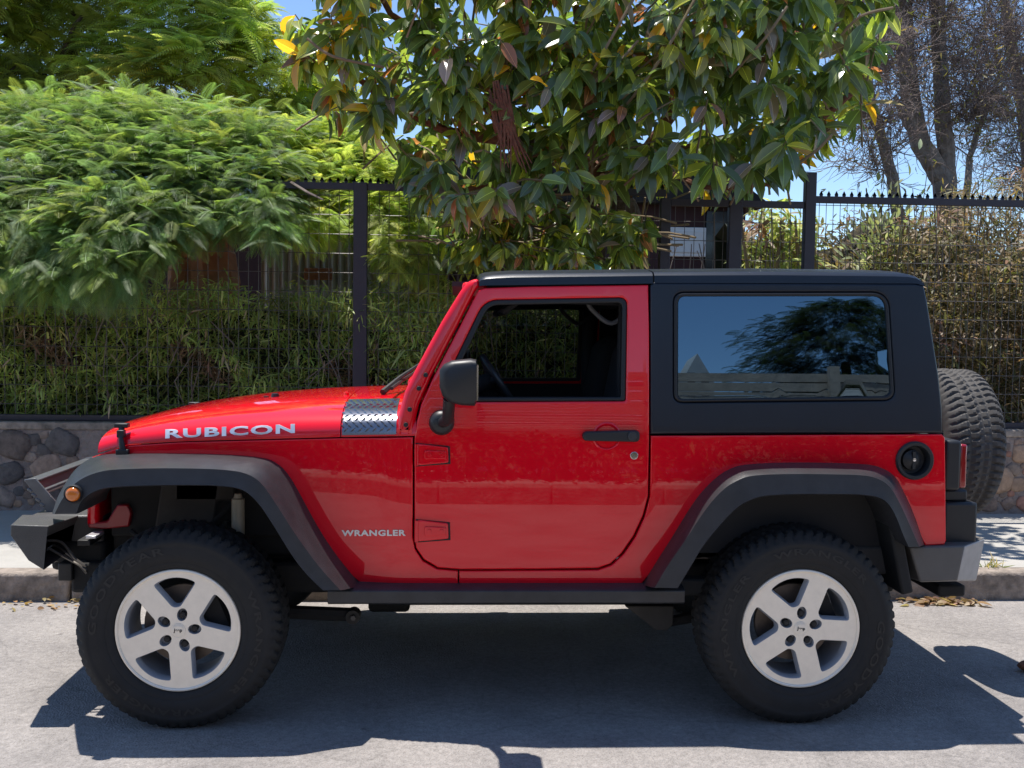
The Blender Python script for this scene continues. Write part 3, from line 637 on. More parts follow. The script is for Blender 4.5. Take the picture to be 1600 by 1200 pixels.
a = atY(497, 428, 4.84)
o = MB().box((a[0], 4.85, a[2]), (.26, .03, .11)).build('clay_plaque', TER, None, (a[0], 4.85, a[2]), bevel=.008); tag(o, 'small terracotta plaque hung on the left grey corrugated sheet', 'plaque')
b = MB(); q = [atY(*p) for p in ((918, 391, 2.95), (927, 400, 2.95), (938, 415, 2.95), (946, 470, 2.95), (929, 470, 2.95), (923, 420, 2.95))]
b.v = [tuple(p) for p in q]+[tuple(p+np.array([.01, .02, 0])) for p in q]; b.f = [(0, 1, 2, 3, 4, 5)[::-1], (6, 7, 8, 9, 10, 11)]+[(i, (i+1) % 6, 6+(i+1) % 6, 6+i) for i in range(6)]; b.mi = [0]*8
o = b.build('garden_flag', CYN, None, tuple(q[3])); tag(o, 'pointed turquoise cloth strip poking up behind the car roof', 'flag')
b = MB(); q0 = atY(955, 430, 4.0); n = 14
for i in range(n+1):
    x = q0[0]+(i/n-.5)*.19; yy = 4.0+.02*math.sin(i*1.7); top = .10-.06*abs(i/n-.45)
    b.v += [(x, yy, q0[2]-.25), (x, yy, q0[2]+top), (x, yy+.01, q0[2]-.25), (x, yy+.01, q0[2]+top)]
b.f = [q for i in range(n) for q in ((i*4, i*4+4, i*4+5, i*4+1), (i*4+2, i*4+3, i*4+7, i*4+6), (i*4+1, i*4+5, i*4+7, i*4+3))]; b.mi = [0]*len(b.f)
o = b.build('hanging_cloth', YEL, None, tuple(q0)); tag(o, 'mustard yellow cloth hanging beside the rubber tree trunk', 'cloth')
# ------------------------------------------------------------------ litter on the kerb
def litter(label, px0, px1, z, y0, y1, n, cols, name='leaf_litter', lo=.05, hi=.13):
    x0, x1 = px0, px1; P = np.c_[rng.normal((x0+x1)/2, (x1-x0)/4, n), rng.uniform(y0, y1, n), z+rng.uniform(.004, .028, n)]
    a = rng.uniform(0, 6.28, n); D = np.c_[np.cos(a), np.sin(a)*.5, rng.normal(.05, .12, n)]
    V, F, T = instances(LT[0]*np.array([1, 1.5, 1.2]), LT[1], P, D, unit(rng.normal(0, .35, (n, 3))+[0, 0, 1]), rng.uniform(lo, hi, n), pick(n, cols, [1]*len(cols)))
    o = link(np_mesh(name, V, F, T), name, LF3, None, ((x0+x1)/2, y0, z), ang=None); tag(o, label, 'leaf litter', kind='stuff')
xa, xb = atZ(1395, 940, 0)[0], atZ(1525, 940, 0)[0]
litter('dry straw-coloured leaves heaped in the gutter behind the rear wheel', xa, xb, 0, .85, .975, 95, [(.34, .24, .14), (.28, .17, .10), (.20, .12, .08), (.44, .35, .22)], lo=.025, hi=.085)
litter('scattered dry scraps in the gutter ahead of the front bumper', -2.9, -1.9, 0, .80, .975, 46, [(.45, .32, .15), (.35, .2, .1)], lo=.02, hi=.05)
g = atZ(1548, 888, .15); n = 45
D = np.c_[rng.normal(0, .6, n), rng.normal(-.2, .5, n), rng.uniform(.2, 1, n)]
V, F, T = instances(BT[0]*np.array([1, .8, 1]), BT[1], g+np.c_[rng.normal(0, .035, n), rng.normal(0, .02, n), np.zeros(n)], D, unit(np.c_[rng.normal(0, 1, (n, 2)), np.full(n, .5)]), rng.uniform(.04, .11, n), pick(n, [(.17, .20, .06), (.5, .42, .2), (.55, .45, .25)], [1, 1, 1]))
o = link(np_mesh('grass_tuft', V, F, T), 'grass_tuft', LF3, None, tuple(g), ang=None); tag(o, 'dry grass tuft growing at the kerb joint behind the rear bumper', 'grass')
p = atZ(1604, 1050, 0)
V = SV*np.array([.045, .035, .026]); V[:, 0] *= 1; V[:, 2] *= 1+.35*V[:, 0]/.045; V[:, 1] *= 1+.3*V[:, 0]/.045
V = V*(1+.05*np.sin(SV@np.array([5., 4., 3.])))[:, None]+np.array([p[0], p[1], .030])
o = link(np_mesh('clod', V, SF, np.zeros((len(SF), 3))), 'clod', M_('brown_clod', (.27, .105, .055), rough=.85, var=.5, vs=40, bump=.5, bs=60, bd=.01), None, (p[0], p[1], 0), ang=None); tag(o, 'rounded red-brown lump lying on the road at the right edge', 'clod')
# ================================================================== ACROSS THE STREET (seen mirrored in the paint and the glass)
pf = empty('plank_fence', (0, -6.75, .15)); tag(pf, 'weathered horizontal plank fence across the street, mirrored in the rear side window', 'fence')
b = MB(); z = .2
while z < 2.26:
    x = -9.0
    while x < 10: b.box((x+.9, -6.72+random.uniform(-.012, .012), z+.045), (1.79, .02, .084), Matrix.Rotation(random.uniform(-.006, .006), 3, 'Y')); x += 1.8
    z += .095
b.build('plank', PLK, pf, ang=None)
x = -9.0
while x < 10.1: MB().box((x, -6.66, 1.25), (.10, .08, 2.2)).build('post', PLK, pf, ang=None); x += 1.8
sh = empty('added_shrub_row', (0, -6.3, .15)); tag(sh, 'dark low shrub row at the foot of the plank fence across the street', 'shrubs')  # shrubs added to darken the reflection in the door
V, F, T = merge_np([blades(15000, -7, 8.5, -6.58, -6.05, .15, 1.25, [(.05, .065, .025), (.035, .045, .02), (.09, .09, .04), (.30, .27, .12)], [5, 5, 3, .5], lmin=.08, lmax=.2, ragged=.45, wid=2.2, seed=11)])  # the few pale blades put blotchy highlights into the leaf colour
link(np_mesh('foliage', V, F, T), 'foliage', LF3, sh, ang=None)
def far_tree(label, c, R, n, cols):
    root = empty('cypress_tree', (c[0], c[1], 0)); tag(root, label, 'tree')
    MB().tube([(c[0], c[1], 0), (c[0]+.1, c[1], c[2]*.6), (c[0], c[1], c[2])], [.28, .2, .08], 8).build('trunk', BRK, root, ang=None)
    layers = rng.uniform(-1, 1, n); lz = np.round(layers*5)/5+rng.normal(0, .05, n); a = rng.uniform(0, 6.28, n); rr = np.sqrt(rng.uniform(.2, 1, n))*np.sqrt(np.clip(1-lz**2, .05, 1))*(.8+.25*np.sin(a*3+lz*9))
    P = np.c_[c[0]+R[0]*rr*np.cos(a), c[1]+R[1]*rr*np.sin(a), c[2]+R[2]*lz]
    V, F, T = instances(FT[0], FT[1], P, np.c_[np.cos(a), np.sin(a), rng.normal(0, .25, n)], unit(rng.normal(0, .25, (n, 3))+[0, 0, 1]), rng.uniform(.16, .36, n), pick(n, cols, [1]*len(cols)))
    link(np_mesh('foliage', V, F, T), 'foliage', LF1, root, ang=None)
far_tree('dark layered cypress behind the plank fence, mirrored in the rear side window', (7.0, -15.0, 3.75), (2.1, 1.4, 1.1), 7000, [(.035, .05, .02), (.05, .055, .03)])
far_tree('broad dark cypress farther along behind the plank fence, opposite the hood', (-9, -14.0, 4.2), (4.0, 2.5, 2.0), 6000, [(.035, .05, .02), (.05, .055, .03)])
bw = empty('bush_row', (6, 7.2, .7)); tag(bw, 'brownish bushes filling the garden behind the right fence and the forked bare tree', 'bushes')
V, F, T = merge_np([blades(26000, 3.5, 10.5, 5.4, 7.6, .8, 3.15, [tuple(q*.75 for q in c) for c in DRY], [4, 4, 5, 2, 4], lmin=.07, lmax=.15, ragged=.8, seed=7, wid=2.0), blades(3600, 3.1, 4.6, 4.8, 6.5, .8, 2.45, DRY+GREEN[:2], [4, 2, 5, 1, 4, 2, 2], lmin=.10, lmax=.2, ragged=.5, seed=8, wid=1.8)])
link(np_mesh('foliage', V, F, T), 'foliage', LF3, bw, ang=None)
b = MB()
core('dark_core', 3.7, 10.6, 7.4, .7, 2.75, M_('dry_inside', (.05, .042, .024), rough=1, var=.6, vs=7), bw, 2, .35)  # dark sheet behind the leaves, coloured as the bushes' shaded depth
gs = empty('garden_shrub', (2.95, 5.0, .7)); tag(gs, 'yellow-green leafy shrub with tan stems filling the view through the right half of the gate', 'shrub')
V, F, T = merge_np([blades(3600, 2.62, 3.3, 4.7, 5.5, .8, 2.85, GREEN+DRY[:2], [4, 3, 5, 4, 1, 2, 2], lmin=.08, lmax=.17, ragged=.4, seed=9, wid=2.2)])
link(np_mesh('foliage', V, F, T), 'foliage', LF3, gs, ang=None); core('dark_core', 2.62, 3.35, 5.6, .7, 2.6, CORE, gs, 3, .2)  # dark core coloured as the shaded hollow inside the shrub
for k in range(5): x = 2.6+.15*k; MB().tube([(x, 4.75, .7), (x+.05, 4.7, 1.6), (x+random.uniform(-.1, .15), 4.8, 2.6)], [.03, .024, .012], 7).build('stem', M_('tan_stem', (.34, .24, .14), rough=.9, var=.4, vs=15), gs, ang=None)
b = MB()
for _ in range(70): x = random.uniform(1, 10); y = random.uniform(5.8, 7.4); b.tube([(x, y, .7), (x+random.uniform(-.2, .2), y, 1.6), (x+random.uniform(-.4, .4), y, 2.5)], [.02, .013, .005], 4)
b.build('stem', TWG, bw, ang=None)
hs = empty('gabled_house', (10, -40, 0)); tag(hs, 'pale double-gabled house across the street, mirrored in the rear side window', 'house')
b = MB()
for x in (8.9, 10.3): b.prism([(x-.7, 0), (x+.7, 0), (x+.7, 6.9), (x, 8.1), (x-.7, 6.9)], -42, -40)
b.build('wall', M_('pale_wall', (.5, .48, .46), rough=.9, var=.15, vs=3), hs)
for x in (8.6, 9.2, 10.0, 10.6):
    for z in (5.9, 7.0): MB().box((x, -39.98, z), (.32, .06, .5)).build('window', DGL, hs)
for k in range(5):
    b = MB(); z = 4.05+k*.22+(.1 if k > 2 else 0); b.tube([(-30+6*i, -8.6-.15*k, z+.012*(i-5)**2) for i in range(11)], .012, 5)
    o = b.build('overhead_cable', RUB, None, (0, -8.6-.15*k, z)); tag(o, 'black overhead cable slung across the street above the plank fence', 'cable', 'overhead cables across the street')
# ================================================================== THE CAR
car = empty('car', (0, 0, 0)); tag(car, 'shiny red two-door off-road car with a black hardtop parked at the kerb', 'car')
def side(x, z):
    w = .775
    t = -(x+.34)
    if t > 0: w -= .165*(t*t/.24 if t < .12 else t-.06)
    t = z-1.12
    if t > 0: w -= .096*(t*t/.16 if t < .08 else t-.04)
    if z < .72: w -= .35*(.72-z)**2
    return -w
def flush(d): return lambda x, z: side(x, z)-d
# ---- red side panels
pl_flareF = [(567, 917), (530, 872), (497, 822), (456, 749), (432, 724), (405, 715), (350, 711), (285, 709), (215, 709), (157, 711)]
pl_flareR = [(1004, 914), (1049, 841), (1086, 782), (1116, 749), (1142, 732), (1169, 725.5), (1225, 722.5), (1300, 723), (1356, 725.5), (1382, 732), (1401, 745), (1416, 771), (1431, 805), (1447, 852)]
door_out = [(647.5, 840), (647.5, 686), (651.5, 658), (658, 632), (676, 591.5), (718, 511), (747, 454), (757, 450), (830, 447.5), (1013, 445), (1014.5, 520), (1014.5, 679), (1013, 775), (1005, 806), (990, 838), (972, 864), (954, 881), (934, 888), (830, 889.5), (720, 890), (684, 887), (662, 874), (650, 856)]
shift = lambda L, dx, dy: [(a+dx, c+dy) for a, c in L]
fen_px = [(150, 722), (158, 709), (196, 696.5), (280, 691), (532, 684.5), (645, 683), (645, 840), (648, 858), (660, 876.5), (683, 889.5), (715.5, 892.5), (715.5, 913.5), (569, 915)]+[(a-4, c+9) for a, c in pl_flareF[1:-1]]+[(157, 724)]
sides = [panel('front_fender', fen_px, side, RED, car, grid=.04, thick=.02, bev=.005)]
qp = [(717.5, 913.5), (717.5, 892.5), (934, 891), (956, 883.5), (975, 866), (993, 839.5), (1008, 807), (1016, 776), (1017.5, 681), (1472, 678.5), (1477, 684), (1478.5, 845), (1476, 851), (1446, 853)]+[(a+(4 if a < 1230 else -4), c+9) for a, c in pl_flareR[::-1][1:-1]]+[(1002, 913)]
fuel_c = (1428.5, 719.5)
fh = [(fuel_c[0]+24*math.cos(t), fuel_c[1]+25*math.sin(t)) for t in np.linspace(0, 2*math.pi, 28, endpoint=False)]
sides.append(panel('quarter_panel', qp, side, RED, car, holes=[fh], grid=.04, thick=.02, bev=.005))
win_o = rnd([(700, 628.5), (700, 585), (757, 468.5), (980.5, 464.5), (978, 627)], [4, 6, 22, 14, 5])
win_i = rnd([(709, 621), (709, 590), (763.5, 477), (972.5, 473), (970, 620.5)], [3, 5, 16, 9, 3])
door = panel('door', door_out, side, RED, car, holes=[win_o], grid=.04, thick=.05, bev=.007, dy=-.002)
sides.append(door)
seal = panel('window_seal', win_o, flush(-.004), RUB, door, holes=[win_i], thick=.035, bev=.006, grid=0); sides.append(seal)
# door hardware
def px_prism(name, pts, surf, h, mat, parent, bev=.003, base=0.):   # flat raised shape standing h proud of the side
    return panel(name, pts, lambda x, z: surf(x, z)-h, mat, parent, thick=h+.004, bev=bev, grid=0, back=False)
def disc_px(cx, cy, rx, ry=None, n=24): return [(cx+rx*math.cos(t), cy+(ry or rx)*math.sin(t)) for t in np.linspace(0, 2*math.pi, n, endpoint=False)]
hw_ = []
def part(o): hw_.append(o); return o
cupS = lambda x, z: side(x, z)-.001
cx_, cz_ = onS(948, 682, side)[0], onS(948, 682, side)[2]
bb = MB(); rr_ = .052
bb.lathe([(rr_+.006, .001), (rr_, -.004), (rr_-.007, -.001), (rr_-.012, .006), (.02, .02), (0, .022)], (cx_, side(cx_, cz_)-.002, cz_), 32); part(bb.build('handle_recess', RED, door))
hnd = part(px_prism('door_handle', rnd([(911, 675), (1000, 672.5), (1000, 691), (911, 689)], [7, 8, 8, 7]), side, .032, PLA, door, .006))
part(px_prism('handle_button', disc_px(988.5, 681.5, 7.5), lambda x, z: side(x, z)-.031, .007, FLR, hnd, .003))
part(px_prism('key_lock', disc_px(991, 712, 6.3), side, .005, CHR, door, .002))
for k, cy in enumerate((710, 829)):
    part(px_prism('hinge_outline', [(649.5, cy-18), (703, cy-13), (704, cy+15), (649.5, cy+19)], side, .003, RUB, door, .001))  # dark plate added under the hinge to draw its outline
    hg = part(px_prism('door_hinge', rnd([(652, cy-16), (658, cy-16), (700, cy-11), (701, cy+13), (658, cy+17), (652, cy+17)], 3), side, .016, RED, door, .004))
    part(px_prism('hinge_boss', rnd([(663, cy-6), (697, cy-5), (697, cy+7), (663, cy+8)], 3), lambda x, z: side(x, z)-.016, .007, RED, hg, .003))
    for bx in (671, 690): part(px_prism('hinge_bolt', disc_px(bx, cy+1, 3.2, n=8), lambda x, z: side(x, z)-.022, .005, RED, hg, .001))
    p = onS(651, cy, side); b = MB(); b.tube([(p[0], p[1]-.012, p[2]-.042), (p[0], p[1]-.012, p[2]+.042)], .009, 10); part(b.build('hinge_pin', RED, hg))
# ---- windscreen frame
wf_px = [(617, 679), (622, 650), (632, 612), (646, 583), (690, 502), (722, 450), (733, 438), (748, 434.5), (749.5, 447), (744, 452.5), (716, 509), (673.5, 590), (655, 631.5), (649, 657), (645.5, 681)]
wf = panel('windscreen_frame', rnd(wf_px, [2, 2, 3, 3, 6, 8, 10, 6, 2, 5, 5, 5, 5, 5, 2]), flush(.004), RED, car, thick=.085, bev=.022, grid=0); sides.append(wf)
for bx, by in ((665, 586), (654.5, 607), (640, 640), (634, 664)): part(px_prism('frame_bolt', disc_px(bx, by, 3.8, n=10), flush(.004), .006, STE, wf, .002))
c0, c1 = onS(724, 452, side), onS(737, 440, side); b0 = onS(640, 600, side)
b = MB(); b.box((c0[0]+.045, 0, c1[2]-.035), (.10, 1.36, .07)); b.box((b0[0]+.03, 0, b0[2]-.03), (.08, 1.44, .10)); b.build('windscreen_header', RED, car, bevel=.015)
b = MB(); q = [(b0[0]+.035, b0[2]), (c0[0]+.05, c1[2]-.05)]; b.add([(q[0][0], -.70, q[0][1]), (q[0][0], .70, q[0][1]), (q[1][0], .66, q[1][1]), (q[1][0], -.66, q[1][1])], [(0, 1, 2, 3)])
b.build('windscreen', GCL, car)
# ---- hardtop
ht_px = [(1016.5, 678.5), (1016.5, 560), (1016, 446), (1022, 441), (1431, 443), (1444, 446), (1450, 475), (1457.5, 524), (1467.5, 587), (1473, 640), (1474, 677)]
hw_o = rnd([(1053.5, 628.5), (1053.5, 457.5), (1388, 457), (1398.5, 625)], [14, 16, 26, 18], 7)
hw_i = rnd([(1059, 624), (1059.5, 463), (1383, 462.5), (1393, 619)], [10, 12, 20, 14], 7)
ht = panel('hardtop', ht_px, flush(.003), BLK, car, holes=[hw_o], thick=.03, bev=.010); sides.append(ht)
sides.append(panel('window_moulding', hw_o, flush(.009), RUB, ht, holes=[hw_i], thick=.03, bev=.006, grid=0))
sides.append(panel('rear_side_window', hw_i, flush(-.001), GTI, ht, thick=.004, bev=.001, grid=.06, back=False))
def roof(name, pxs, ytop, mat, zlow_px, crown=.028):
    """loft over the roof: side edge following the pixel top line, crowned across"""
    b = MB(); R = []; n = 18
    for px in pxs:
        e = onS(px, np.interp(px, [a for a, _ in ytop], [c for _, c in ytop]), side); lo = onS(px, np.interp(px, [a for a, _ in zlow_px], [c for _, c in zlow_px]), flush(.003))
        w = -lo[1]; zt = e[2]; row = [(e[0], -w, lo[2]), (e[0], -w+.002, lo[2]+.3*(zt-lo[2])), (e[0], -w+.006, lo[2]+.65*(zt-lo[2])), (e[0], -w+.020, lo[2]+.92*(zt-lo[2])), (e[0], -w+.045, zt+.002)]
        for i in range(1, n): y = (-w+.045)+(2*w-.09)*i/n; row.append((e[0], y, zt+.002+crown*(1-(2*i/n-1)**4)))
        row += [(x, -y, z) for x, y, z in row[:5][::-1]]; R.append(row)
    k = len(R[0]); 
    for r in R: b.v += r
    b.f = [(i*k+j, i*k+j+1, (i+1)*k+j+1, (i+1)*k+j) for i in range(len(R)-1) for j in range(k-1)]
    b.f += [tuple(range(k)), tuple(range((len(R)-1)*k, len(R)*k))]; b.mi = [0]*len(b.f)
    return b.build(name, mat, car, ang=32)
roof('roof_panel', [749, 752, 760, 775, 800, 850, 900, 960, 1020], [(749, 436), (753, 431.5), (765, 429), (800, 427), (1020, 424.5)], BLK, [(749, 447), (760, 446), (1020, 443)])
roof('hardtop_roof', [1022.5, 1080, 1200, 1320, 1400, 1420, 1432, 1440, 1444], [(1022, 424.5), (1225, 423), (1400, 426), (1420, 427.5), (1432, 430.5), (1440, 436), (1444, 441)], BLK, [(1022, 442), (1431, 443), (1444, 447)])
# back wall of the hardtop, rear glass, tailgate
xs_ = [onS(*p, side) for p in ((1444, 446), (1457, 524), (1467, 587), (1474, 677), (1478, 690), (1478, 850))]
b = MB(); 
for p in xs_[:4]: b.v += [(p[0]-.012, p[1]+.01, p[2]), (p[0]-.012, -p[1]-.01, p[2])]
b.f = [(2*i, 2*i+1, 2*i+3, 2*i+2) for i in range(3)]; b.mi = [0]*3; b.build('hardtop_back', BLK, car)
b = MB(); g = [(.86*s, i) for i in (0, 1) for s in (-1, 1)]
b.add([(lerp(xs_[0], xs_[3], t)[0]+.004, lerp(xs_[0], xs_[3], t)[1]*s, lerp(xs_[0], xs_[3], t)[2]) for t, s in ((.12, .85), (.12, -.85), (.9, -.88), (.9, .88))], [(0, 1, 2, 3)]); b.build('rear_window', GTI, car)
b = MB(); b.box((xs_[4][0]-.012, 0, (xs_[4][2]+xs_[5][2])/2), (.03, 1.50, xs_[4][2]-xs_[5][2]+.02)); b.build('tailgate', RED, car, bevel=.01)
# ---- hood: lofted from the side line to the crown
def hood_loft(name, pxs, mat, lift=0., a0=0, a1=90, both=True, n=14, ycut=None, low=None):
    top = [(140, 716), (150, 704), (158, 692), (168, 680), (182, 667), (196, 660.5), (245, 648), (315, 635.5), (402, 625.5), (490, 619.8), (553, 618), (640, 616)]
    bot = [(140, 712), (196, 695), (280, 689.5), (532, 682.8), (650, 681)]
    R = []
    for px in pxs:
        s0 = onS(px, np.interp(px, *zip(*bot)), side); x = s0[0]; w = -s0[1]+lift; zc = 1.1; yc = -w*.45
        for _ in range(4):
            qx = proj((x, yc, zc))[0]; zc = atY(qx, np.interp(qx, *zip(*top)), yc)[2]
        zc = max(zc+.004, s0[2]+.02)+lift; row = []
        for i in range(n+1):
            f = math.radians(a0+(a1-a0)*i/n); row.append((x, -w*math.cos(f)**.56, s0[2]+(zc-s0[2])*math.sin(f)**.74))
        if both: row += [(a, -y, z) for a, y, z in row[:-1][::-1]]
        R.append(row)
    b = MB(); k = len(R[0])
    for r in R: b.v += r
    b.f = [(i*k+j, i*k+j+1, (i+1)*k+j+1, (i+1)*k+j) for i in range(len(R)-1) for j in range(k-1)]; b.mi = [0]*len(b.f)
    if both: b.f += [tuple(range(k)), tuple(range((len(R)-1)*k, len(R)*k))]; b.mi += [0, 0]
    return b, R
b, HR = hood_loft('hood', [153, 157, 162, 170, 180, 192, 205, 225, 260, 310, 360, 410, 460, 500, 520, 529, 531.5], RED)
hood = b.build('hood', RED, car, ang=50)
b, _ = hood_loft('cowl', [533, 536, 560, 590, 625, 650], RED); cowl = b.build('cowl_panel', RED, car, ang=50)
# diamond-plate cowl guards
b, R = hood_loft('guard', np.linspace(534.5, 619, 16), DIA, lift=.004, a0=1, a1=62, both=False, n=12)
base_n = len(b.f)
for i in range(15):
    for j in range(1, 12):
        if (i+j) % 2: continue
        p = np.array(R[i][j]); t1 = unit(np.array(R[min(i+1, 15)][j])-np.array(R[max(i-1, 0)][j])); t2 = unit(np.array(R[i][j+1])-np.array(R[i][j-1])); nn = unit(np.cross(t2, t1)); nn = nn if nn[1] < 0 or nn[2] > .7 else -nn
        d = unit(t1+(.9 if j % 4 < 2 else -.9)*t2); e = np.cross(nn, d); l, w, h = .0135, .0042, .0065
        b.add([p+d*l, p+e*w, p-d*l, p-e*w, p+nn*h], [(0, 1, 4), (1, 2, 4), (2, 3, 4), (3, 0, 4)])
gd = b.build('cowl_guard', DIA, car, ang=60); sides.append(gd)
# bits on the hood: latches, washer nozzles, bump stops, wiper
for s in (-1, 1):
    t = []
    p0, p1, p2 = onS(192, 706, flush(.012)), onS(189, 684, flush(.012)), onS(190, 668, flush(-.01))
    b = MB(); b.tube([(p0[0], s*p0[1], p0[2]) if s < 0 else (p0[0], p0[1], p0[2]), (p1[0], s*p1[1] if s < 0 else p1[1], p1[2])], .016, 8)
    b = MB(); q = lambda p: (p[0], p[1] if s < 0 else -p[1], p[2])
    b.tube([q(p0), q(p1), q(p2)], [.015, .010, .013], 8); b.box(q(p0), (.05, .03, .022)); b.box(q((p2[0], p2[1]+.005, p2[2]+.008)), (.055, .035, .018)); b.box(q(lerp(p1, p2, .4)), (.03, .03, .03))
    b.build('hood_latch', PLA, car, bevel=.004)
for px, yy in ((430, -.18), (462, .18)):
    p = atY(px, 621.5 if px < 450 else 619, yy); b = MB(); b.lathe([(0, .022), (.014, .022), (.018, .012), (.018, -.02), (0, -.02)], (p[0], p[1], p[2]-.002), 14, 'z'); b.build('hood_bumper', PLA, car)
    if px == 430: b = MB(); b.lathe([(0, .012), (.012, .010), (.012, -.03), (0, -.03)], (p[0]-.045, p[1]+.03, p[2]-.005), 10, 'z'); b.build('washer_nozzle', STE, car)
for px, yy in ((541, -.30), (565, -.1), (600, -.3)):
    p = atY(px, 617, yy); b = MB(); b.lathe([(0, .015), (.012, .012), (.014, -.03), (0, -.03)], (p[0], p[1], p[2]), 10, 'z'); b.build('hood_bolt', RED, car)
w0, w1, w2 = atY(598, 613, -.35), atY(625, 590, -.2), atY(660, 566, .1)
b = MB(); b.tube([w0, w1, w2], [.014, .010, .006], 6); b.tube([atY(612, 607, -.5), atY(632, 592, -.1), atY(655, 578, .3)], .008, 5); b.build('wiper', STE, car)
# grille with slots and lamps (faces away to the left)
gx = HR[0][0][0]; gw = -HR[0][0][1]; gz = HR[0][0][2]
gx2 = atY(136, 810, -.5)[0]; b = MB(); b.box((gx2+.02, 0, .85), (.05, 1.0, .28)); b.box(((gx+gx2)/2+.03, 0, .98), (gx-gx2+.05, .98, .05)); gr = b.build('grille', RED, car, bevel=.02, seg=3)
for i in range(7): MB().box((gx2-.006, (i-3)*.085, .86), (.012, .045, .2)).build('grille_slot', INT, gr, bevel=.005)
for s in (-1, 1):
    b = MB(); b.lathe([(0, -.05), (.06, -.045), (.088, -.03), (.095, -.02), (.095, .02)], (gx2+.02, s*.40, .87), 28, 'x'); b.build('headlight', CHR, gr)
# ---- lettering
def text_px(name, txt, x0, x1, yb0, yb1, h, surf, mat, parent, lift=.003, bold=.02, italic=0.):
    cu = bpy.data.curves.new(name, 'FONT'); cu.body = txt; cu.offset = bold; cu.resolution_u = 3; cu.space_character = 1.12
    ob = bpy.data.objects.new(name, cu); COL.objects.link(ob); bpy.context.view_layer.update()
    me = bpy.data.meshes.new_from_object(ob.evaluated_get(bpy.context.evaluated_depsgraph_get())); bpy.data.objects.remove(ob); bpy.data.curves.remove(cu)
    C = np.array([v.co[:] for v in me.vertices]); lo, hi = C.min(0), C.max(0)
    F = [tuple(p.vertices) for p in me.polygons]; P = []
    for c in C:
        u = (c[0]-lo[0])/(hi[0]-lo[0]); v = (c[1]-lo[1])/(hi[1]-lo[1]); P.append(onS(x0+u*(x1-x0)+italic*v*h, yb0+u*(yb1-yb0)-v*h, surf)+np.array([0, -lift, 0]))
    n = len(P); b = MB(); b.add(P, F); b.add([p+np.array([0, lift-.0005, 0]) for p in P], [f[::-1] for f in F])
    ec = {}
    for f in F:
        for i in range(len(f)): k = tuple(sorted((f[i], f[(i+1) % len(f)]))); ec[k] = ec.get(k, 0)+1
    b.f += [(a, c, c+n, a+n) for (a, c), q in ec.items() if q == 1]; b.mi = [0]*len(b.f)
    bpy.data.meshes.remove(me); return b.build(name, mat, parent, ang=30)
def hood_side(x, z):                                       # y on the lofted hood at (x, z)
    rows = HR; i = min(range(len(rows)-1), key=lambda k: 0 if rows[k][0][0] <= x <= rows[k+1][0][0] else min(abs(rows[k][0][0]-x), abs(rows[k+1][0][0]-x)))
    def at(row):
        h = row[:15]; zz = [p[2] for p in h]; return np.interp(z, zz, [p[1] for p in h])
    a, c = rows[i][0][0], rows[i+1][0][0]; t = min(1, max(0, (x-a)/(c-a))); return at(rows[i])*(1-t)+at(rows[i+1])*t
hw_.append(text_px('hood_lettering', 'RUBICON', 259, 461, 685, 676.5, 14.5, hood_side, SLV, hood, lift=.007, bold=.030))
hw_.append(text_px('fender_lettering', 'WRANGLER', 534, 634, 837.5, 837, 9.5, side, SLV, sides[0], lift=.004, bold=.035))
# ---- fender flares
def flare(A, B, Cc, yB, yC, name):
    A3 = catmull([onS(*p, side)+np.array([0, .012, 0]) for p in A]); B3 = catmull([atY(*p, yB) for p in B]); C3 = catmull([atY(*p, yC) for p in Cc])
    b = MB(); k = 0; n = len(A3)
    for a, c, d in zip(A3, B3, C3):
        e = d.copy(); e[1] = -.62; cen = d.copy(); cen[1] += .03
        row = [a, a*.5+c*.5+np.array([0, -.006, .004]), a*.12+c*.88, c*.93+d*.07+np.array([0, -.003, 0]), c*.5+d*.5, c*.06+d*.94, d+np.array([0, .012, 0]), e]
        k = len(row); b.v += row
    b.f = [(i*k+j, i*k+j+1, (i+1)*k+j+1, (i+1)*k+j) for i in range(n-1) for j in range(k-1)]+[tuple(range(k))[::-1], tuple(range((n-1)*k, n*k))]; b.mi = [0]*len(b.f)
    return b.build(name, FLR, car, ang=38)
fF = flare([(80, 803), (91, 772), (119, 731), (157, 711), (215, 708.5), (285, 708.5), (350, 710), (405, 714.5), (432, 723), (456, 748), (497, 822), (530, 872), (568, 918)],
           [(83, 803), (97, 777), (121, 750), (160, 734), (215, 730), (285, 729.5), (345, 731.5), (382, 737), (407, 751), (430, 782), (463, 833), (498, 881), (534, 922)],
           [(121, 803), (129, 784), (147, 770), (175, 763), (245, 760), (300, 759.5), (345, 761), (378, 767), (401, 786), (423, 817), (454, 867), (477, 897), (503, 922.5)], -.915, -.932, 'fender_flare')
fR = flare([(1003, 916), (1022, 884), (1049, 841), (1086, 782), (1116, 749), (1142, 732), (1169, 725.5), (1225, 722.5), (1300, 723), (1356, 725.5), (1382, 732), (1401, 745), (1416, 771), (1431, 805), (1447, 853)],
           [(1020, 918), (1040, 884), (1067, 845), (1102, 792), (1129, 762), (1153, 747), (1176, 740.5), (1228, 738), (1300, 738.5), (1350, 740.5), (1374, 747), (1391, 760), (1405, 783), (1420, 815), (1437, 854)],
           [(1061, 919), (1081, 886), (1101, 853), (1131, 817), (1152, 796), (1170, 785), (1195, 777), (1245, 774), (1300, 774), (1340, 774.5), (1371, 778.5), (1388, 789), (1400, 809), (1410, 835), (1419, 855)], -.915, -.932, 'fender_flare')
sides += [fF, fR]
p = atY(114, 772, -.935); b = MB(); b.lathe([(0, -.016), (.012, -.0165), (.022, -.012), (.027, -.004), (.029, .01)], (p[0], p[1], p[2]), 24); mk = b.build('marker_lamp', AMB, car); hw_.append(mk)
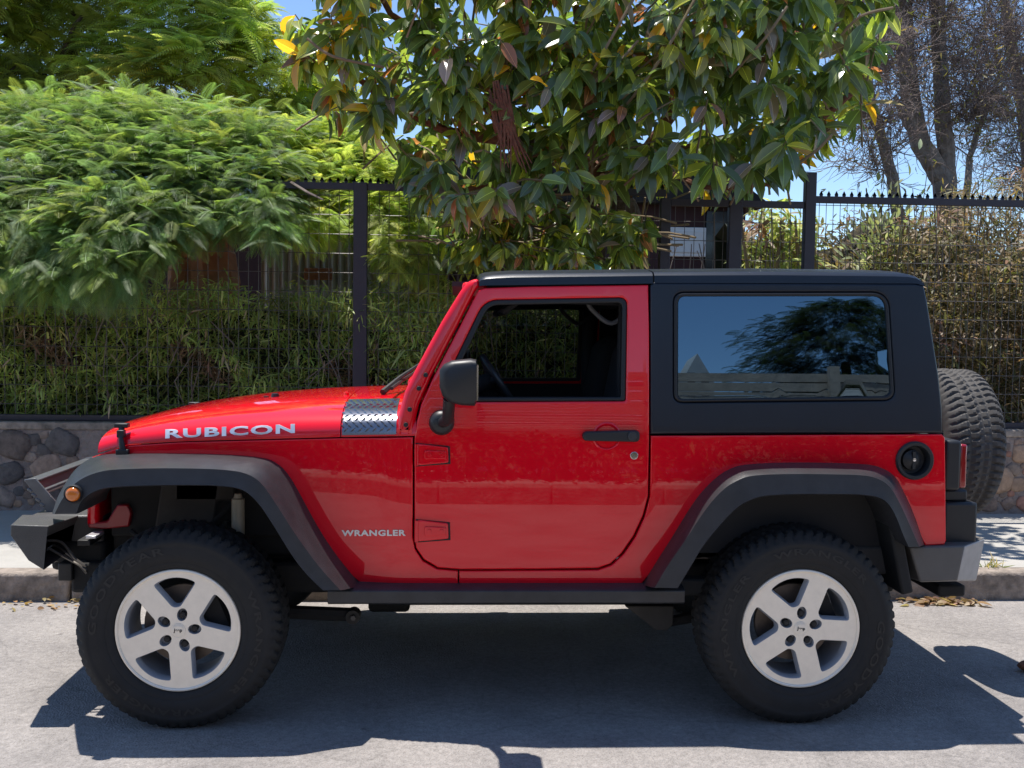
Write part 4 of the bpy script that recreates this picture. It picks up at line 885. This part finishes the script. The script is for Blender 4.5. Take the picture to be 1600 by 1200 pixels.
b = MB(); b.lathe([(.029, -.004), (.032, -.006), (.034, 0), (.034, .012)], (p[0], p[1], p[2]), 24); hw_.append(b.build('lamp_bezel', PLA, mk))
# ---- rock rail, fuel filler, tail lamp
r0, r1, r2 = atY(512, 920, -.83), atY(1070, 918, -.83), atY(1070, 944, -.83)
b = MB(); pr = [(-.70, r1[2]+.004), (-.815, r1[2]), (-.838, r1[2]-.012), (-.838, r2[2]+.008), (-.822, r2[2]), (-.66, r2[2]-.01)]
n = len(pr); b.v = [(r0[0], y, z) for y, z in pr]+[(r1[0], y, z) for y, z in pr]
b.f = [tuple(range(n))[::-1], tuple(range(n, 2*n))]+[(i, (i+1) % n, n+(i+1) % n, n+i) for i in range(n)]; b.mi = [0]*len(b.f); sides.append(b.build('rock_rail', FLR, car, ang=30, bevel=.003))
p = onS(*fuel_c, side); b = MB()
b.lathe([(.078, .004), (.078, -.008), (.073, -.013), (.062, -.012), (.058, -.004), (.057, .035), (0, .04)], (p[0], p[1], p[2]), 36); fd_ = b.build('fuel_door', PLA, car); hw_.append(fd_)
b = MB(); b.lathe([(0, .002), (.012, .003), (.03, .012), (.040, .016), (.042, .035)], (p[0], p[1], p[2]), 24); b.box((p[0], p[1]+.006, p[2]), (.012, .012, .07)); hw_.append(b.build('fuel_cap', PLA, fd_))
b = MB(); b.lathe([(0, -.004), (.007, -.003), (.007, .01)], (p[0], p[1], p[2]+.003), 12); hw_.append(b.build('cap_lock', CHR, fd_))
t0, t1 = atY(1477, 688, -.74), atY(1499, 766, -.74)
b = MB(); b.box(((t0[0]+t1[0])/2, -.665, (t0[2]+t1[2])/2), (t1[0]-t0[0], .17, t0[2]-t1[2])); tl = b.build('tail_lamp', PLA, car, bevel=.012); sides.append(tl)
t2, t3 = atY(1499, 694, -.73), atY(1508, 762, -.73)
b = MB(); b.box(((t2[0]+t3[0])/2, -.665, (t2[2]+t3[2])/2), (t3[0]-t2[0], .15, t2[2]-t3[2])); sides.append(b.build('lamp_lens', RLN, tl, bevel=.008))
# ---- mirror
my0, my1 = -.86, -1.02
b = MB(); o1 = [(687, 578), (694, 569), (706, 563.5), (735, 560.5), (744, 562), (745, 570), (744, 628), (741, 633), (722, 632), (703, 628), (692, 618), (687, 604)]
Q = [atY(*q, -.93) for q in o1]; cen = np.mean(Q, 0)
for y, s in ((-.85, .72), (-.87, .92), (-.90, 1.0), (-.975, 1.0), (-1.0, .95), (-1.01, .80)):
    for q in Q: v = cen+(q-cen)*s*(4.0/4.0); b.v.append((v[0]+(.012 if s < .9 and y < -.95 else 0), y, v[2]))
n = len(Q); b.f = [(r*n+i, r*n+(i+1) % n, (r+1)*n+(i+1) % n, (r+1)*n+i) for r in range(5) for i in range(n)]+[tuple(range(n)), tuple(range(5*n, 6*n))]; b.mi = [0]*len(b.f)
mir = b.build('wing_mirror', PLA, car, ang=60); hw_.append(mir)
p0, p1, p2 = onS(690, 661, flush(.03)), atY(700, 655, -.86), atY(702, 622, -.92)
b = MB(); b.lathe([(0, -.045), (.03, -.043), (.045, -.03), (.05, -.01), (.05, .02)], (p0[0], side(p0[0], p0[2])-.004, p0[2]), 24); hw_.append(b.build('mirror_base', PLA, mir))
b = MB(); b.tube([p0, p1, p2], [.022, .024, .024], 10); hw_.append(b.build('mirror_arm', PLA, mir))
b = MB(); gq = [atY(*q, -.93) for q in ((745.5, 566), (745.5, 628))]; b.box((gq[0][0]+.001, -.93, (gq[0][2]+gq[1][2])/2), (.006, .125, (gq[0][2]-gq[1][2])*.88)); hw_.append(b.build('mirror_glass', CHR, mir))
# ---- rear bumper
def pxbox(name, x0, y0, x1, y1, ya, yb, mat, parent, bevel=.01, seg=2):
    a, c = atY(x0, y0, ya), atY(x1, y1, ya); return MB().box(((a[0]+c[0])/2, (ya+yb)/2, (a[2]+c[2])/2), (c[0]-a[0], yb-ya, a[2]-c[2])).build(name, mat, parent, bevel=bevel, seg=seg)
rb = [atY(*q, -.80) for q in ((1421, 855), (1508, 853), (1496, 908), (1438, 910))]; re = [atY(*q, -.60) for q in ((1421, 855), (1533, 853), (1533, 872), (1519, 912), (1500, 922), (1438, 915))]
b = MB(); L0 = [(rb[0][0], -.80, rb[0][2]), (rb[1][0], -.80, rb[1][2]), (rb[2][0], -.80, rb[2][2]), (rb[3][0], -.80, rb[3][2])]
e1, e2 = atY(1531, 860, -.62)[0], atY(1518, 912, -.62)[0]
L1 = [(rb[0][0], -.66, rb[0][2]+.002), (e1, -.66, rb[1][2]+.002), (e2, -.66, rb[2][2]-.035), (rb[3][0], -.66, rb[3][2]-.012)]
L2 = [(x, -y, z) for x, y, z in L1]; L3 = [(x, -y, z) for x, y, z in L0]
b.v = L0+L1+L2+L3; b.f = [(0, 1, 2, 3), (15, 14, 13, 12)]+[(r*4+i, r*4+(i+1) % 4, r*4+4+(i+1) % 4, r*4+4+i) for r in range(3) for i in range(4)]; b.mi = [0]*len(b.f); b.mi[3] = b.mi[4] = b.mi[11] = b.mi[12] = 1  # outer corner facets take the colour lightened for sunlight
rbm = b.build('rear_bumper', [BGR, BCP], car, ang=25, bevel=.008)
for s in (-1, 1):
    a, c = atY(1477, 785, -.72), atY(1527, 852, -.72); MB().box(((a[0]+c[0])/2-.002, s*.60, (a[2]+c[2])/2), (c[0]-a[0], .24, a[2]-c[2])).build('bumper_riser', PLA, rbm, bevel=.012)
    MB().box((c[0]+.006, s*.60, (a[2]+c[2])/2-.01), (.02, .10, .12)).build('bumper_lamp', CHR if s < 0 else RLN, rbm, bevel=.004)
a = atY(1470, 914, -.5); MB().box((a[0], -.35, a[2]), (.12, .5, .05)).build('hitch', UND, rbm, bevel=.01)
a = atY(1495, 770, -.68); MB().box((a[0]-.01, -.62, a[2]-.01), (.1, .15, .05)).build('lamp_bracket', PLA, car, bevel=.01)
# ---- front bumper with hoop and winch gear
fb = empty('front_bumper', (-1.7, 0, .6), car)
E1 = [atY(*q, -.68) for q in ((16.5, 820), (76, 822), (73, 838), (68, 891), (44, 876), (16.5, 837))]
for s in (-1, 1):
    b = MB(); A = [(q[0], s*.68, q[2]) for q in E1]; tb = [atY(*q, -.45) for q in ((46, 806), (124, 803.5))]
    zt = (E1[0][2]+E1[1][2])/2; B = [(tb[0][0]-.03, s*.45, zt), (tb[1][0], s*.45, zt-.002), (tb[1][0]-.02, s*.45, zt-.04), (tb[1][0]-.04, s*.45, E1[3][2]+.03), (E1[4][0]-.02, s*.45, E1[4][2]), (E1[5][0]-.03, s*.45, E1[5][2])]
    b.v = A+B; b.f = [(0, 1, 2, 3, 4, 5), (11, 10, 9, 8, 7, 6)]+[(i, (i+1) % 6, 6+(i+1) % 6, 6+i) for i in range(6) if i not in (2,)]; b.mi = [0]*len(b.f)
    b.build('bumper_wing', BUM, fb, ang=20, bevel=.004)
b = MB(); b.box((E1[0][0]+.13, 0, E1[0][2]-.085), (.30, .90, .16)); b.build('bumper_beam', BUM, fb, bevel=.01)
for s in (-1, 1):
    b = MB(); P = [atY(*q, -.36) for q in ((38, 749), (56, 747), (91, 787), (84, 803), (76, 803))]
    b.prism([(q[0], q[2]) for q in P], s*.36-.006, s*.36+.006)
    for k in range(4):
        q = atY(52+k*6.5, 766+k*7.5, -.36); b.box((q[0]-.012, s*.36, q[2]), (.022, .02, .012), Matrix.Rotation(.6, 3, 'Y'))
    b.build('hoop_arm', HOO, fb, bevel=.003)
q0, q1 = atY(39, 750, -.36), atY(56, 749, -.36)
b = MB(); b.box(((q0[0]+q1[0])/2, 0, q0[2]-.004), (q1[0]-q0[0]+.01, .72, .008)); q2 = atY(69, 765, -.36); b.box((q2[0], 0, q2[2]), (.02, .72, .006)); b.box((q0[0]+.045, 0, q0[2]-.04), (.006, .70, .07), Matrix.Rotation(-.5, 3, 'Y')); b.build('hoop_bar', HOO, fb, bevel=.003)
b = MB()
for k in range(9):
    y = -.56+.03*k; b.tube(catmull([atY(66+random.uniform(0, 10), 850+random.uniform(-8, 25), y), atY(90+random.uniform(-6, 8), 855+random.uniform(-12, 25), y+.02), atY(112+random.uniform(-5, 8), 872+random.uniform(-15, 20), y), atY(135, 890+random.uniform(-14, 10), y)], 4), random.uniform(.004, .009), 6)
b.build('cable', M_('steel_cable', (.16, .145, .13), rough=.45, metal=.6), fb)
pxbox('winch_box', 120, 844, 141, 853, -.58, -.4, STE, fb, .004); pxbox('winch_tie', 133, 837, 150, 842, -.60, -.5, SLV, fb, .003)
pxbox('winch', 78, 845, 165, 892, -.46, .3, UND, fb, .02); pxbox('tow_bracket', 90, 880, 113, 908, -.52, -.44, STE, fb, .006); pxbox('tow_bracket', 114, 885, 150, 925, -.46, -.40, UND, fb, .006)
a = [atY(*q, -.52) for q in ((129, 791), (138, 789), (141, 812), (142, 831), (134, 828), (131, 812))]
DRD = M_('red_bracket', (.36, .006, .012), rough=.4, coat=.6)
b = MB(); a = [atY(*q, -.46) for q in ((143, 815), (172, 812), (188, 786), (204, 786), (210, 800), (206, 820), (165, 824), (143, 822))]; b.prism([(q[0], q[2]) for q in a], -.50, -.44); b.build('radiator_bracket', DRD, car, bevel=.006)
# ---- underside, wheel wells, running gear
b = MB(); b.box((.05, 0, .74), (3.3, .86, .34)); b.build('chassis', UND, car, bevel=.02)
for s in (-1, 1):
    b = MB(); b.box((0, s*.45, .50), (3.5, .09, .13)); b.build('frame_rail', UND, car, bevel=.015)
    b = MB(); b.box((-1.10, s*.46, .84), (.98, .03, .34)); b.build('wheel_liner', UND, car, bevel=.01)
    b = MB(); b.box((-1.02, s*.475, .93), (.10, .02, .10)); b.box((-1.2, s*.47, .90), (.25, .03, .16)); b.build('washer_tank', LIN, car, bevel=.02)
    MB().box((-1.27, s*.475, .82), (.24, .02, .30), Matrix.Rotation(.15, 3, 'Y')).build('inner_fender', LIN, car, bevel=.02)
    b = MB(); b.tube(catmull([(-1.5, s*.5, .70), (-1.35, s*.55, .62), (-1.2, s*.56, .70), (-.98, s*.5, .92)], 6), .011, 8); b.build('brake_hose', UND, car)
    b = MB(); b.tube([(-1.45, s*.48, .93), (-.75, s*.50, .97)], .012, 8); b.build('wiring_loom', STE, car)
    b = MB(); b.box((1.02, s*.53, .86), (.55, .03, .42)); b.build('rear_liner', LIN, car, bevel=.02)
    b = MB(); b.box((1.42, s*.54, .82), (.50, .03, .40)); b.box((1.62, s*.62, .62), (.34, .14, .12)); b.build('rear_liner', LIN, car, bevel=.02)
    b = MB(); b.box((1.63, s*.72, .66), (.05, .2, .30), Matrix.Rotation(-.22, 3, 'Y')); b.build('mud_guard', UND, car, bevel=.01)
    b = MB(); b.box((-.66, s*.58, .70), (.04, .26, .34), Matrix.Rotation(-.35, 3, 'Y')); b.build('splash_shield', UND, car, bevel=.01)
    b = MB(); b.box((.25, s*.70, .52), (1.5, .08, .07)); b.build('sill_support', UND, car, bevel=.01)
sa = atY(372, 775, -.56); sb_ = atY(372, 836, -.56)
for s in (-1, 1):
    b = MB(); x = sa[0]; b.lathe([(0, sa[2]+.01), (.014, sa[2]+.01), (.018, sa[2]-.006), (.0265, sa[2]-.012), (.0265, sb_[2]), (.02, sb_[2]-.03), (.02, .42), (0, .42)], (x, s*.56, 0), 20, 'z'); b.build('shock_absorber', CRM, car)
    b = MB(); k = 40; b.tube([(-1.10+.06*math.cos(i*.9), s*.42+.06*math.sin(i*.9), .45+.0085*i) for i in range(k)], .011, 6); b.build('coil_spring', UND, car)
    b = MB(); x = 1.36; b.tube([(x, s*.5, .38), (x+.1, s*.47, .85)], .03, 10); b.build('rear_shock', UND, car)
for x in (-1.212, 1.212):
    b = MB(); b.tube([(x, -.66, .388), (x, .66, .388)], .045, 12); bm_ = [(x+.15*math.sin(t)*0, .18, .388) for t in (0,)]
    b.lathe([(0, -.14), (.09, -.11), (.13, 0), (.09, .11), (0, .14)], (x, .18 if x < 0 else 0, .388), 16, 'x'); b.build('axle', UND, car)
a = atY(553, 963, -.46)
for s in (-1, 1): MB().tube([(-1.15, s*.47, .36), (a[0], s*.47, a[2]+.01)], .03, 8).build('control_arm', UND, car)
b = MB(); b.lathe([(.0, -.03), (.012, -.03), (.012, -.015), (.03, -.015), (.03, .05)], (a[0], -.50, a[2]+.01), 16); b.build('bush_bolt', STE, car)
b = MB(); b.lathe([(0, -.034), (.011, -.033), (.011, 0)], (a[0]+.004, -.50, a[2]+.012), 6); b.build('bolt_head', BGR, car)
pxbox('skid_plate', 600, 930, 1000, 946, -.36, .3, UND, car, .012); pxbox('gearbox', 575, 935, 640, 958, -.2, .2, UND, car, .02)
a = [atY(*q, -.50) for q in ((975, 945), (1052, 945), (1050, 975), (1040, 984), (1022, 982), (1010, 972))]; b = MB(); b.prism([(q[0], q[2]) for q in a], -.52, -.40); b.build('arm_mount', LIN, car, bevel=.006)
b = MB(); q = atY(1040, 972, -.47); b.tube([tuple(q), (1.15, -.47, .37)], .024, 8); b.build('trailing_arm', UND, car)
b = MB(); b.tube([(.9, .25, .42), (1.5, .3, .50), (1.8, .2, .48)], .03, 8); b.lathe([(0, -.25), (.09, -.22), (.09, .22), (0, .25)], (1.62, .2, .50), 16, 'y'); b.build('exhaust', UND, car)
# ---- cabin
b = MB(); b.box((.62, 0, .80), (2.2, 1.36, .30)); b.build('cabin_floor', INT, car)
sides.append(panel('door_lining', [(655, 880), (655, 634), (706, 630), (990, 630), (1005, 640), (1000, 800), (930, 880)], lambda x, z: side(x, z)+.055, INT, car, thick=.03, bev=.01, grid=.1))
b = MB(); d0 = atY(700, 640, -.7); b.box((d0[0]-.10, 0, 1.10), (.34, 1.36, .26)); b.box((d0[0]-.03, -.36, 1.22), (.22, .34, .10)); b.build('dashboard', INT, car, bevel=.05, seg=4)
sw0, sw1 = atY(757, 562, -.36), atY(797, 622, -.36)
cx = (np.array(sw0)+np.array(sw1))/2; ax = unit(np.cross(unit(np.array(sw1)-np.array(sw0)), np.array([0, 1., 0]))); e1_ = unit(np.array(sw1)-np.array(sw0)); rad = np.linalg.norm(np.array(sw1)-np.array(sw0))/2*1.12
b = MB(); b.tube([cx+e1_*rad*math.cos(t)+np.array([0, 1., 0])*rad*math.sin(t) for t in np.linspace(0, 2*math.pi, 37)], .016, 8, False)
WH = M_('steering_leather', (.03, .033, .038), rough=.35); sw = b.build('steering_wheel', WH, car, ang=60)
b = MB()
for t in (1.57, -1.57, 3.14, 0): b.tube([cx-ax*.02, cx+e1_*rad*math.cos(t)*.97+np.array([0, 1., 0])*rad*math.sin(t)*.97], [.03, .013], 8)
b.lathe([(0, .03), (.06, .025), (.07, 0)], (0, 0, 0), 16, 'x'); b.v[-48:] = [tuple(cx+np.array(ax)*p[0]*-.5+np.array([0, 1., 0])*p[1]+e1_*p[2]) for p in b.v[-48:]]
b.build('wheel_spoke', WH, sw, ang=60)
MB().tube([tuple(cx), tuple(cx+np.array([-.3, 0, -.1]))], .04, 10).build('steering_column', INT, car)
sx0 = atY(925, 600, -.36)[0]
for s in (-1, 1):
    seat = empty('seat', (sx0-.1, s*.36, .9), car)
    b = MB(); b.prism([(sx0+.02, .95), (sx0+.16, .95), (sx0+.30, 1.50), (sx0+.20, 1.53), (sx0+.12, 1.48)], s*.36-.23, s*.36+.23); b.build('backrest', SEA, seat, bevel=.04, seg=3)
    b = MB(); b.box((sx0-.14, s*.36, .97), (.5, .48, .14)); b.build('cushion', SEA, seat, bevel=.05, seg=3)
    b = MB(); b.box((sx0+.27, s*.36, 1.61), (.09, .26, .17)); b.build('headrest', SEA, seat, bevel=.035, seg=3)
b = MB(); b.box((1.45, 0, 1.02), (.16, 1.1, .55)); b.build('rear_seat', SEA, car, bevel=.06, seg=3)
b = MB(); rx = onS(990, 520, side)[0]
for s in (-1, 1): b.tube(catmull([(rx, s*.60, .95), (rx, s*.59, 1.60), (rx+.05, s*.56, 1.70), (rx+.5, s*.56, 1.71), (1.55, s*.55, 1.66), (1.62, s*.56, 1.2)], 5), .04, 10); b.tube([(rx, s*.58, 1.69), (c0[0]+.12, s*.58, 1.70)], .035, 10)
b.tube([(rx, -.58, 1.69), (rx, .58, 1.69)], .04, 10); b.build('roll_bar', INT, car)
for s in (-1, 1):
    h0, h1 = atY(876, 484, .56), atY(932, 482, .56); mid = atY(905, 506, .56)
    b = MB(); b.tube(catmull([(h0[0], s*.56, h0[2]+.03), (h0[0]+.01, s*.56, h0[2]-.01), (mid[0], s*.56, mid[2]), (h1[0]-.01, s*.56, h1[2]-.01), (h1[0], s*.56, h1[2]+.03)], 6), .010, 8); b.build('grab_handle', M_('grab_strap', (.10, .10, .105), rough=.6), car)
for s in (-1, 1): MB().box((c0[0]+.22, s*.30, 1.665), (.03, .4, .14), Matrix.Rotation(.9, 3, 'Y')).build('sun_visor', INT, car, bevel=.01)
b = MB(); b.box((.27, 0, 1.735), (.9, 1.26, .02)); b.build('headliner', INT, car)
b = MB(); b.box((c0[0]-.02, 0, 1.55), (.03, .22, .07)); b.build('rear_view_mirror', PLA, car, bevel=.015)
# ---- the far side mirrors this one
for o in list(sides): 
    if o.parent is car: 
        mc = mirror_y(o, car)
        if o.name.startswith('fender_flare'): pass
        for ch in list(sides):
            if ch.parent is o and ch is not o: mirror_y(ch, mc)
c = mirror_y(mir, car)
for ch in list(hw_):
    if ch.parent is mir: mirror_y(ch, c)
fdw = [o for o in car.children if o.name.startswith('door') and not o.name.startswith('door_lining') and o is not door]
b = MB(); gp = panel('door_glass', win_i, flush(-.012), GCL, door, thick=.004, bev=.001, grid=0, back=False)
mg = mirror_y(gp, fdw[0] if fdw else car); bpy.data.objects.remove(gp)
# ---- wheels
HZ = .388; RO = .394; RF = .237; YF = -.868
def tyre_mesh(text=True, flat=True, deep=1.0):
    """profile from the outer bead (h<0 is outside) round the tread to the inner bead; h relative to the wheel plane"""
    prof = [(.232, .020), (.240, .004), (.248, -.004), (.262, -.010), (.268, -.010), (.272, -.013), (.288, -.0165), (.300, -.018), (.322, -.018), (.334, -.0165), (.338, -.018), (.346, -.0165), (.356, -.012), (.366, -.005), (.374, .002),
            (.382, .010), (.3885, .020), (.391, .033), (.3915, .050), (.3925, .066), (.3925, .071), (.393, .088), (.394, .104), (.394, .110), (.394, .128), (.394, .134), (.393, .150), (.3925, .167), (.3925, .172), (.3915, .188), (.391, .205), (.3885, .218), (.382, .228), (.37, .237), (.345, .250), (.30, .255), (.25, .24), (.232, .22)]
    n = 360; b = MB(); K = len(prof)
    for i in range(n):
        q = 2*math.pi*i/n
        for j, (r, h) in enumerate(prof):
            g = 0
            if 13 <= j <= 33:
                if j in (19, 20, 27, 28) or j in (22, 23): g = .009 if j in (19, 20, 27, 28) else .008
                else:
                    row = 0 if j <= 18 else 1 if j <= 22 else 2 if j <= 26 else 3
                    if row in (0, 3):
                        ph = (i+(j-13 if row == 0 else 33-j)*.7+(3 if row else 0)) % 6
                        if ph < 1.8: g = .010 if 15 <= j <= 31 else .006
                    else:
                        ph = (i+(j*1.5 if row == 1 else -j*1.5)) % 6
                        if ph < 1.7: g = .007
            rr = r-g*deep; x, z = rr*math.cos(q), rr*math.sin(q)
            if flat and z < -HZ+.001: z = -HZ+.001
            b.v.append((x, h, z))
    b.f = [(i*K+j, i*K+j+1, ((i+1) % n)*K+j+1, ((i+1) % n)*K+j) for i in range(n) for j in range(K-1)]; b.mi = [0]*len(b.f)
    if text:
        def arc(txt, a_mid, span, r0, h, bold):
            cu = bpy.data.curves.new('t', 'FONT'); cu.body = txt; cu.offset = bold; cu.resolution_u = 2; cu.space_character = 1.15
            ob = bpy.data.objects.new('t', cu); COL.objects.link(ob); bpy.context.view_layer.update()
            me = bpy.data.meshes.new_from_object(ob.evaluated_get(bpy.context.evaluated_depsgraph_get())); bpy.data.objects.remove(ob); bpy.data.curves.remove(cu)
            C = np.array([v.co[:] for v in me.vertices]); lo, hi = C.min(0), C.max(0); F = [tuple(p.vertices) for p in me.polygons]; bpy.data.meshes.remove(me)
            u = (C[:, 0]-lo[0])/(hi[0]-lo[0])-.5; v = (C[:, 1]-lo[1])/(hi[1]-lo[1]); a = math.radians(a_mid)-u*math.radians(span); r = r0+v*h
            y = -.0205+np.abs(r-.31)*.02
            b.add(list(zip(r*np.cos(a), y, r*np.sin(a))), F, 1)
        arc('GOODYEAR', 140, 84, .300, .030, .02); arc('WRANGLER', -10, 80, .300, .026, .02)
        arc('WRANGLER', 250, 76, .300, .026, .02)
    return b
def make_wheel(name_loc, tm, rot, parent, spare=False):
    w = empty('wheel' if not spare else 'spare_wheel', name_loc, parent)
    me = tm; ty = bpy.data.objects.new('tyre', me); COL.objects.link(ty); ty.parent = w; WL[ty.name] = WL[w.name]
    if not me.materials:
        me.materials.append(TYD if spare else TYR); me.materials.append(TYL); me.shade_smooth(); me.set_sharp_from_angle(angle=math.radians(32))
    ty.rotation_euler = (0, 0, 0)
    rim = bpy.data.objects.new('rim', RIMM); COL.objects.link(rim); rim.parent = w
    bar = bpy.data.objects.new('barrel', BARM); COL.objects.link(bar); bar.parent = rim
    cap = bpy.data.objects.new('centre_cap', CAPM); COL.objects.link(cap); cap.parent = rim; cap.rotation_euler = (0, math.radians(rot+(0 if rot < -80 else 4)), 0)
    for k in range(5):
        lu = bpy.data.objects.new('lug_nut', LUGM); COL.objects.link(lu); lu.parent = rim; lu.rotation_euler = (0, -math.radians(18+72*k), 0)
    rim.rotation_euler = (0, -math.radians(rot), 0)
    if not spare:
        bd = bpy.data.objects.new('brake_disc', BRKM); COL.objects.link(bd); bd.parent = w
        cp_ = bpy.data.objects.new('brake_caliper', CALM); COL.objects.link(cp_); cp_.parent = w
    return w
# alloy face: five broad spokes, windows between, lug pockets
def rim_meshes():
    n = 80; circ = [np.array([.2255*math.cos(t), .2255*math.sin(t)]) for t in np.linspace(0, 2*math.pi, n, endpoint=False)]
    wins = []; winb = []; lugs = []
    for k in range(5):
        a = math.radians(36+72*k); P = []
        def pol(r, t): return np.array([r*math.cos(a+t), r*math.sin(a+t)])
        P = [pol(.0905, -.16), pol(.0905, .16), pol(.199, .425), pol(.205, .21), pol(.207, 0), pol(.205, -.21), pol(.199, -.425)]
        L = rnd(P, [.012, .012, .014, .03, .03, .03, .014], 3); L = L if area(L) > 0 else L[::-1]; wins.append(resample(L, .02)); winb.append(offset(wins[-1], .0075))
        a2 = math.radians(18+72*k)
        c = np.array([math.cos(a2), math.sin(a2)]); t_ = np.array([-c[1], c[0]])
        lugs.append([c*(.0625+.0255*math.cos(q))+t_*.0195*math.sin(q) for q in np.linspace(0, 2*math.pi, 20, endpoint=False)])
    V, T = fill([circ]+wins+lugs, .03); b = MB(); dish = lambda x, z: .006-.0*math.hypot(x, z)
    b.add([(x, .006, z) for x, z in V], T)
    for L, L2 in zip(wins, winb):
        m_ = len(L); b.add([(x, .006, z) for x, z in L]+[(x, .012, z) for x, z in offset(L, .003)]+[(x, .042, z) for x, z in L2], [(i, (i+1) % m_, m_+(i+1) % m_, m_+i) for i in range(m_)]+[(m_+i, m_+(i+1) % m_, 2*m_+(i+1) % m_, 2*m_+i) for i in range(m_)], 1)
    for L in lugs:
        m_ = len(L); b.add([(x, .006, z) for x, z in L]+[(x, .034, z) for x, z in offset(L if area(L) > 0 else L[::-1], .002)], [(i, (i+1) % m_, m_+(i+1) % m_, m_+i) for i in range(m_)]+[tuple(range(m_, 2*m_))], 1)
    b.lathe([(.2255, .006), (.2275, .0005), (.2315, -.0015), (.236, 0), (.2375, .004), (.2375, .02)], (0, 0, 0), 80)
    rim = b.mesh('rim', merge=1e-5); rim.materials.append(RIM); rim.materials.append(BAR); rim.shade_smooth(); rim.set_sharp_from_angle(angle=math.radians(28))
    b = MB(); b.lathe([(.2255, .010), (.216, .03), (.205, .06), (.200, .16), (.2, .20)], (0, 0, 0), 64); bar = b.mesh('barrel'); bar.materials.append(BAR); bar.shade_smooth()
    b = MB(); b.lathe([(0, .001), (.018, .0015), (.024, .003), (.0262, .0035), (.0275, .003), (.0285, .0065)], (0, 0, 0), 32)
    cu = bpy.data.curves.new('t', 'FONT'); cu.body = 'Jeep'; cu.offset = .03; ob = bpy.data.objects.new('t', cu); COL.objects.link(ob); bpy.context.view_layer.update()
    me = bpy.data.meshes.new_from_object(ob.evaluated_get(bpy.context.evaluated_depsgraph_get())); bpy.data.objects.remove(ob)
    C = np.array([v.co[:] for v in me.vertices]); lo, hi = C.min(0), C.max(0); s_ = .032/(hi[0]-lo[0]); C = (C-(lo+hi)/2)*s_; b.add([(x, -.0005, z) for x, z, _ in C], [tuple(p.vertices) for p in me.polygons], 1)
    cap = b.mesh('cap'); cap.materials.append(RIM); cap.materials.append(STE)
    b = MB(); b.lathe([(0, .012), (.006, .011), (.007, .013), (.0105, .013), (.0135, .018), (.0135, .036)], (.059, 0, 0), 12); lug = b.mesh('lug'); lug.materials.append(STE); lug.shade_smooth(); lug.set_sharp_from_angle(angle=math.radians(30))
    b = MB(); b.lathe([(.05, .10), (.155, .10), (.155, .122), (.05, .122)], (0, 0, 0), 48); b.lathe([(0, .06), (.05, .06), (.055, .10)], (0, 0, 0), 24); bd = b.mesh('disc'); bd.materials.append(M_('brake_iron', (.22, .18, .15), rough=.5, metal=.6, var=.4, vs=12))
    b = MB(); b.box((.12, .10, .05), (.07, .06, .16), Matrix.Rotation(-.4, 3, 'Y')); b.box((.10, .085, .06), (.03, .03, .06)); ca = b.mesh('caliper'); ca.materials.append(UND)
    return rim, bar, cap, lug, bd, ca
RIMM, BARM, CAPM, LUGM, BRKM, CALM = rim_meshes()
TYM = tyre_mesh(True, True).mesh('tyre'); TYS = tyre_mesh(False, False, 1.5).mesh('tyre'); TYF = tyre_mesh(False, True).mesh('tyre')
TYR2 = TYM.copy()
# the rear tyre carries its lettering turned half round
def spin(me, ang):
    C = np.array([v.co[:] for v in me.vertices]); lets = set(i for p in me.polygons if p.material_index == 1 for i in p.vertices); c_, s_ = math.cos(ang), math.sin(ang)
    for i in lets: x, y, z = C[i]; me.vertices[i].co = (x*c_-z*s_, y, x*s_+z*c_)
spin(TYR2, math.radians(185))
make_wheel((-1.212, YF, HZ), TYM, -86, car); make_wheel((1.212, YF, HZ), TYR2, -75, car)
for x in (-1.212, 1.212):
    w = make_wheel((x, -YF, HZ), TYF, 20, car); w.rotation_euler = (0, 0, math.pi)
sx = atY(1470, 640, -.1)[0]; spw = make_wheel((2.30, -.02, 1.04), TYS, 12, car, spare=True); spw.rotation_euler = (0, 0, math.radians(90)); spw.scale = (.9, .96, .9)
b = MB(); b.box((1.92, 0, 1.0), (.26, .16, .16)); b.lathe([(0, 0), (.09, 0), (.09, .14), (0, .14)], (2.04, 0, 1.0), 16, 'x'); b.build('spare_carrier', UND, car, bevel=.01)
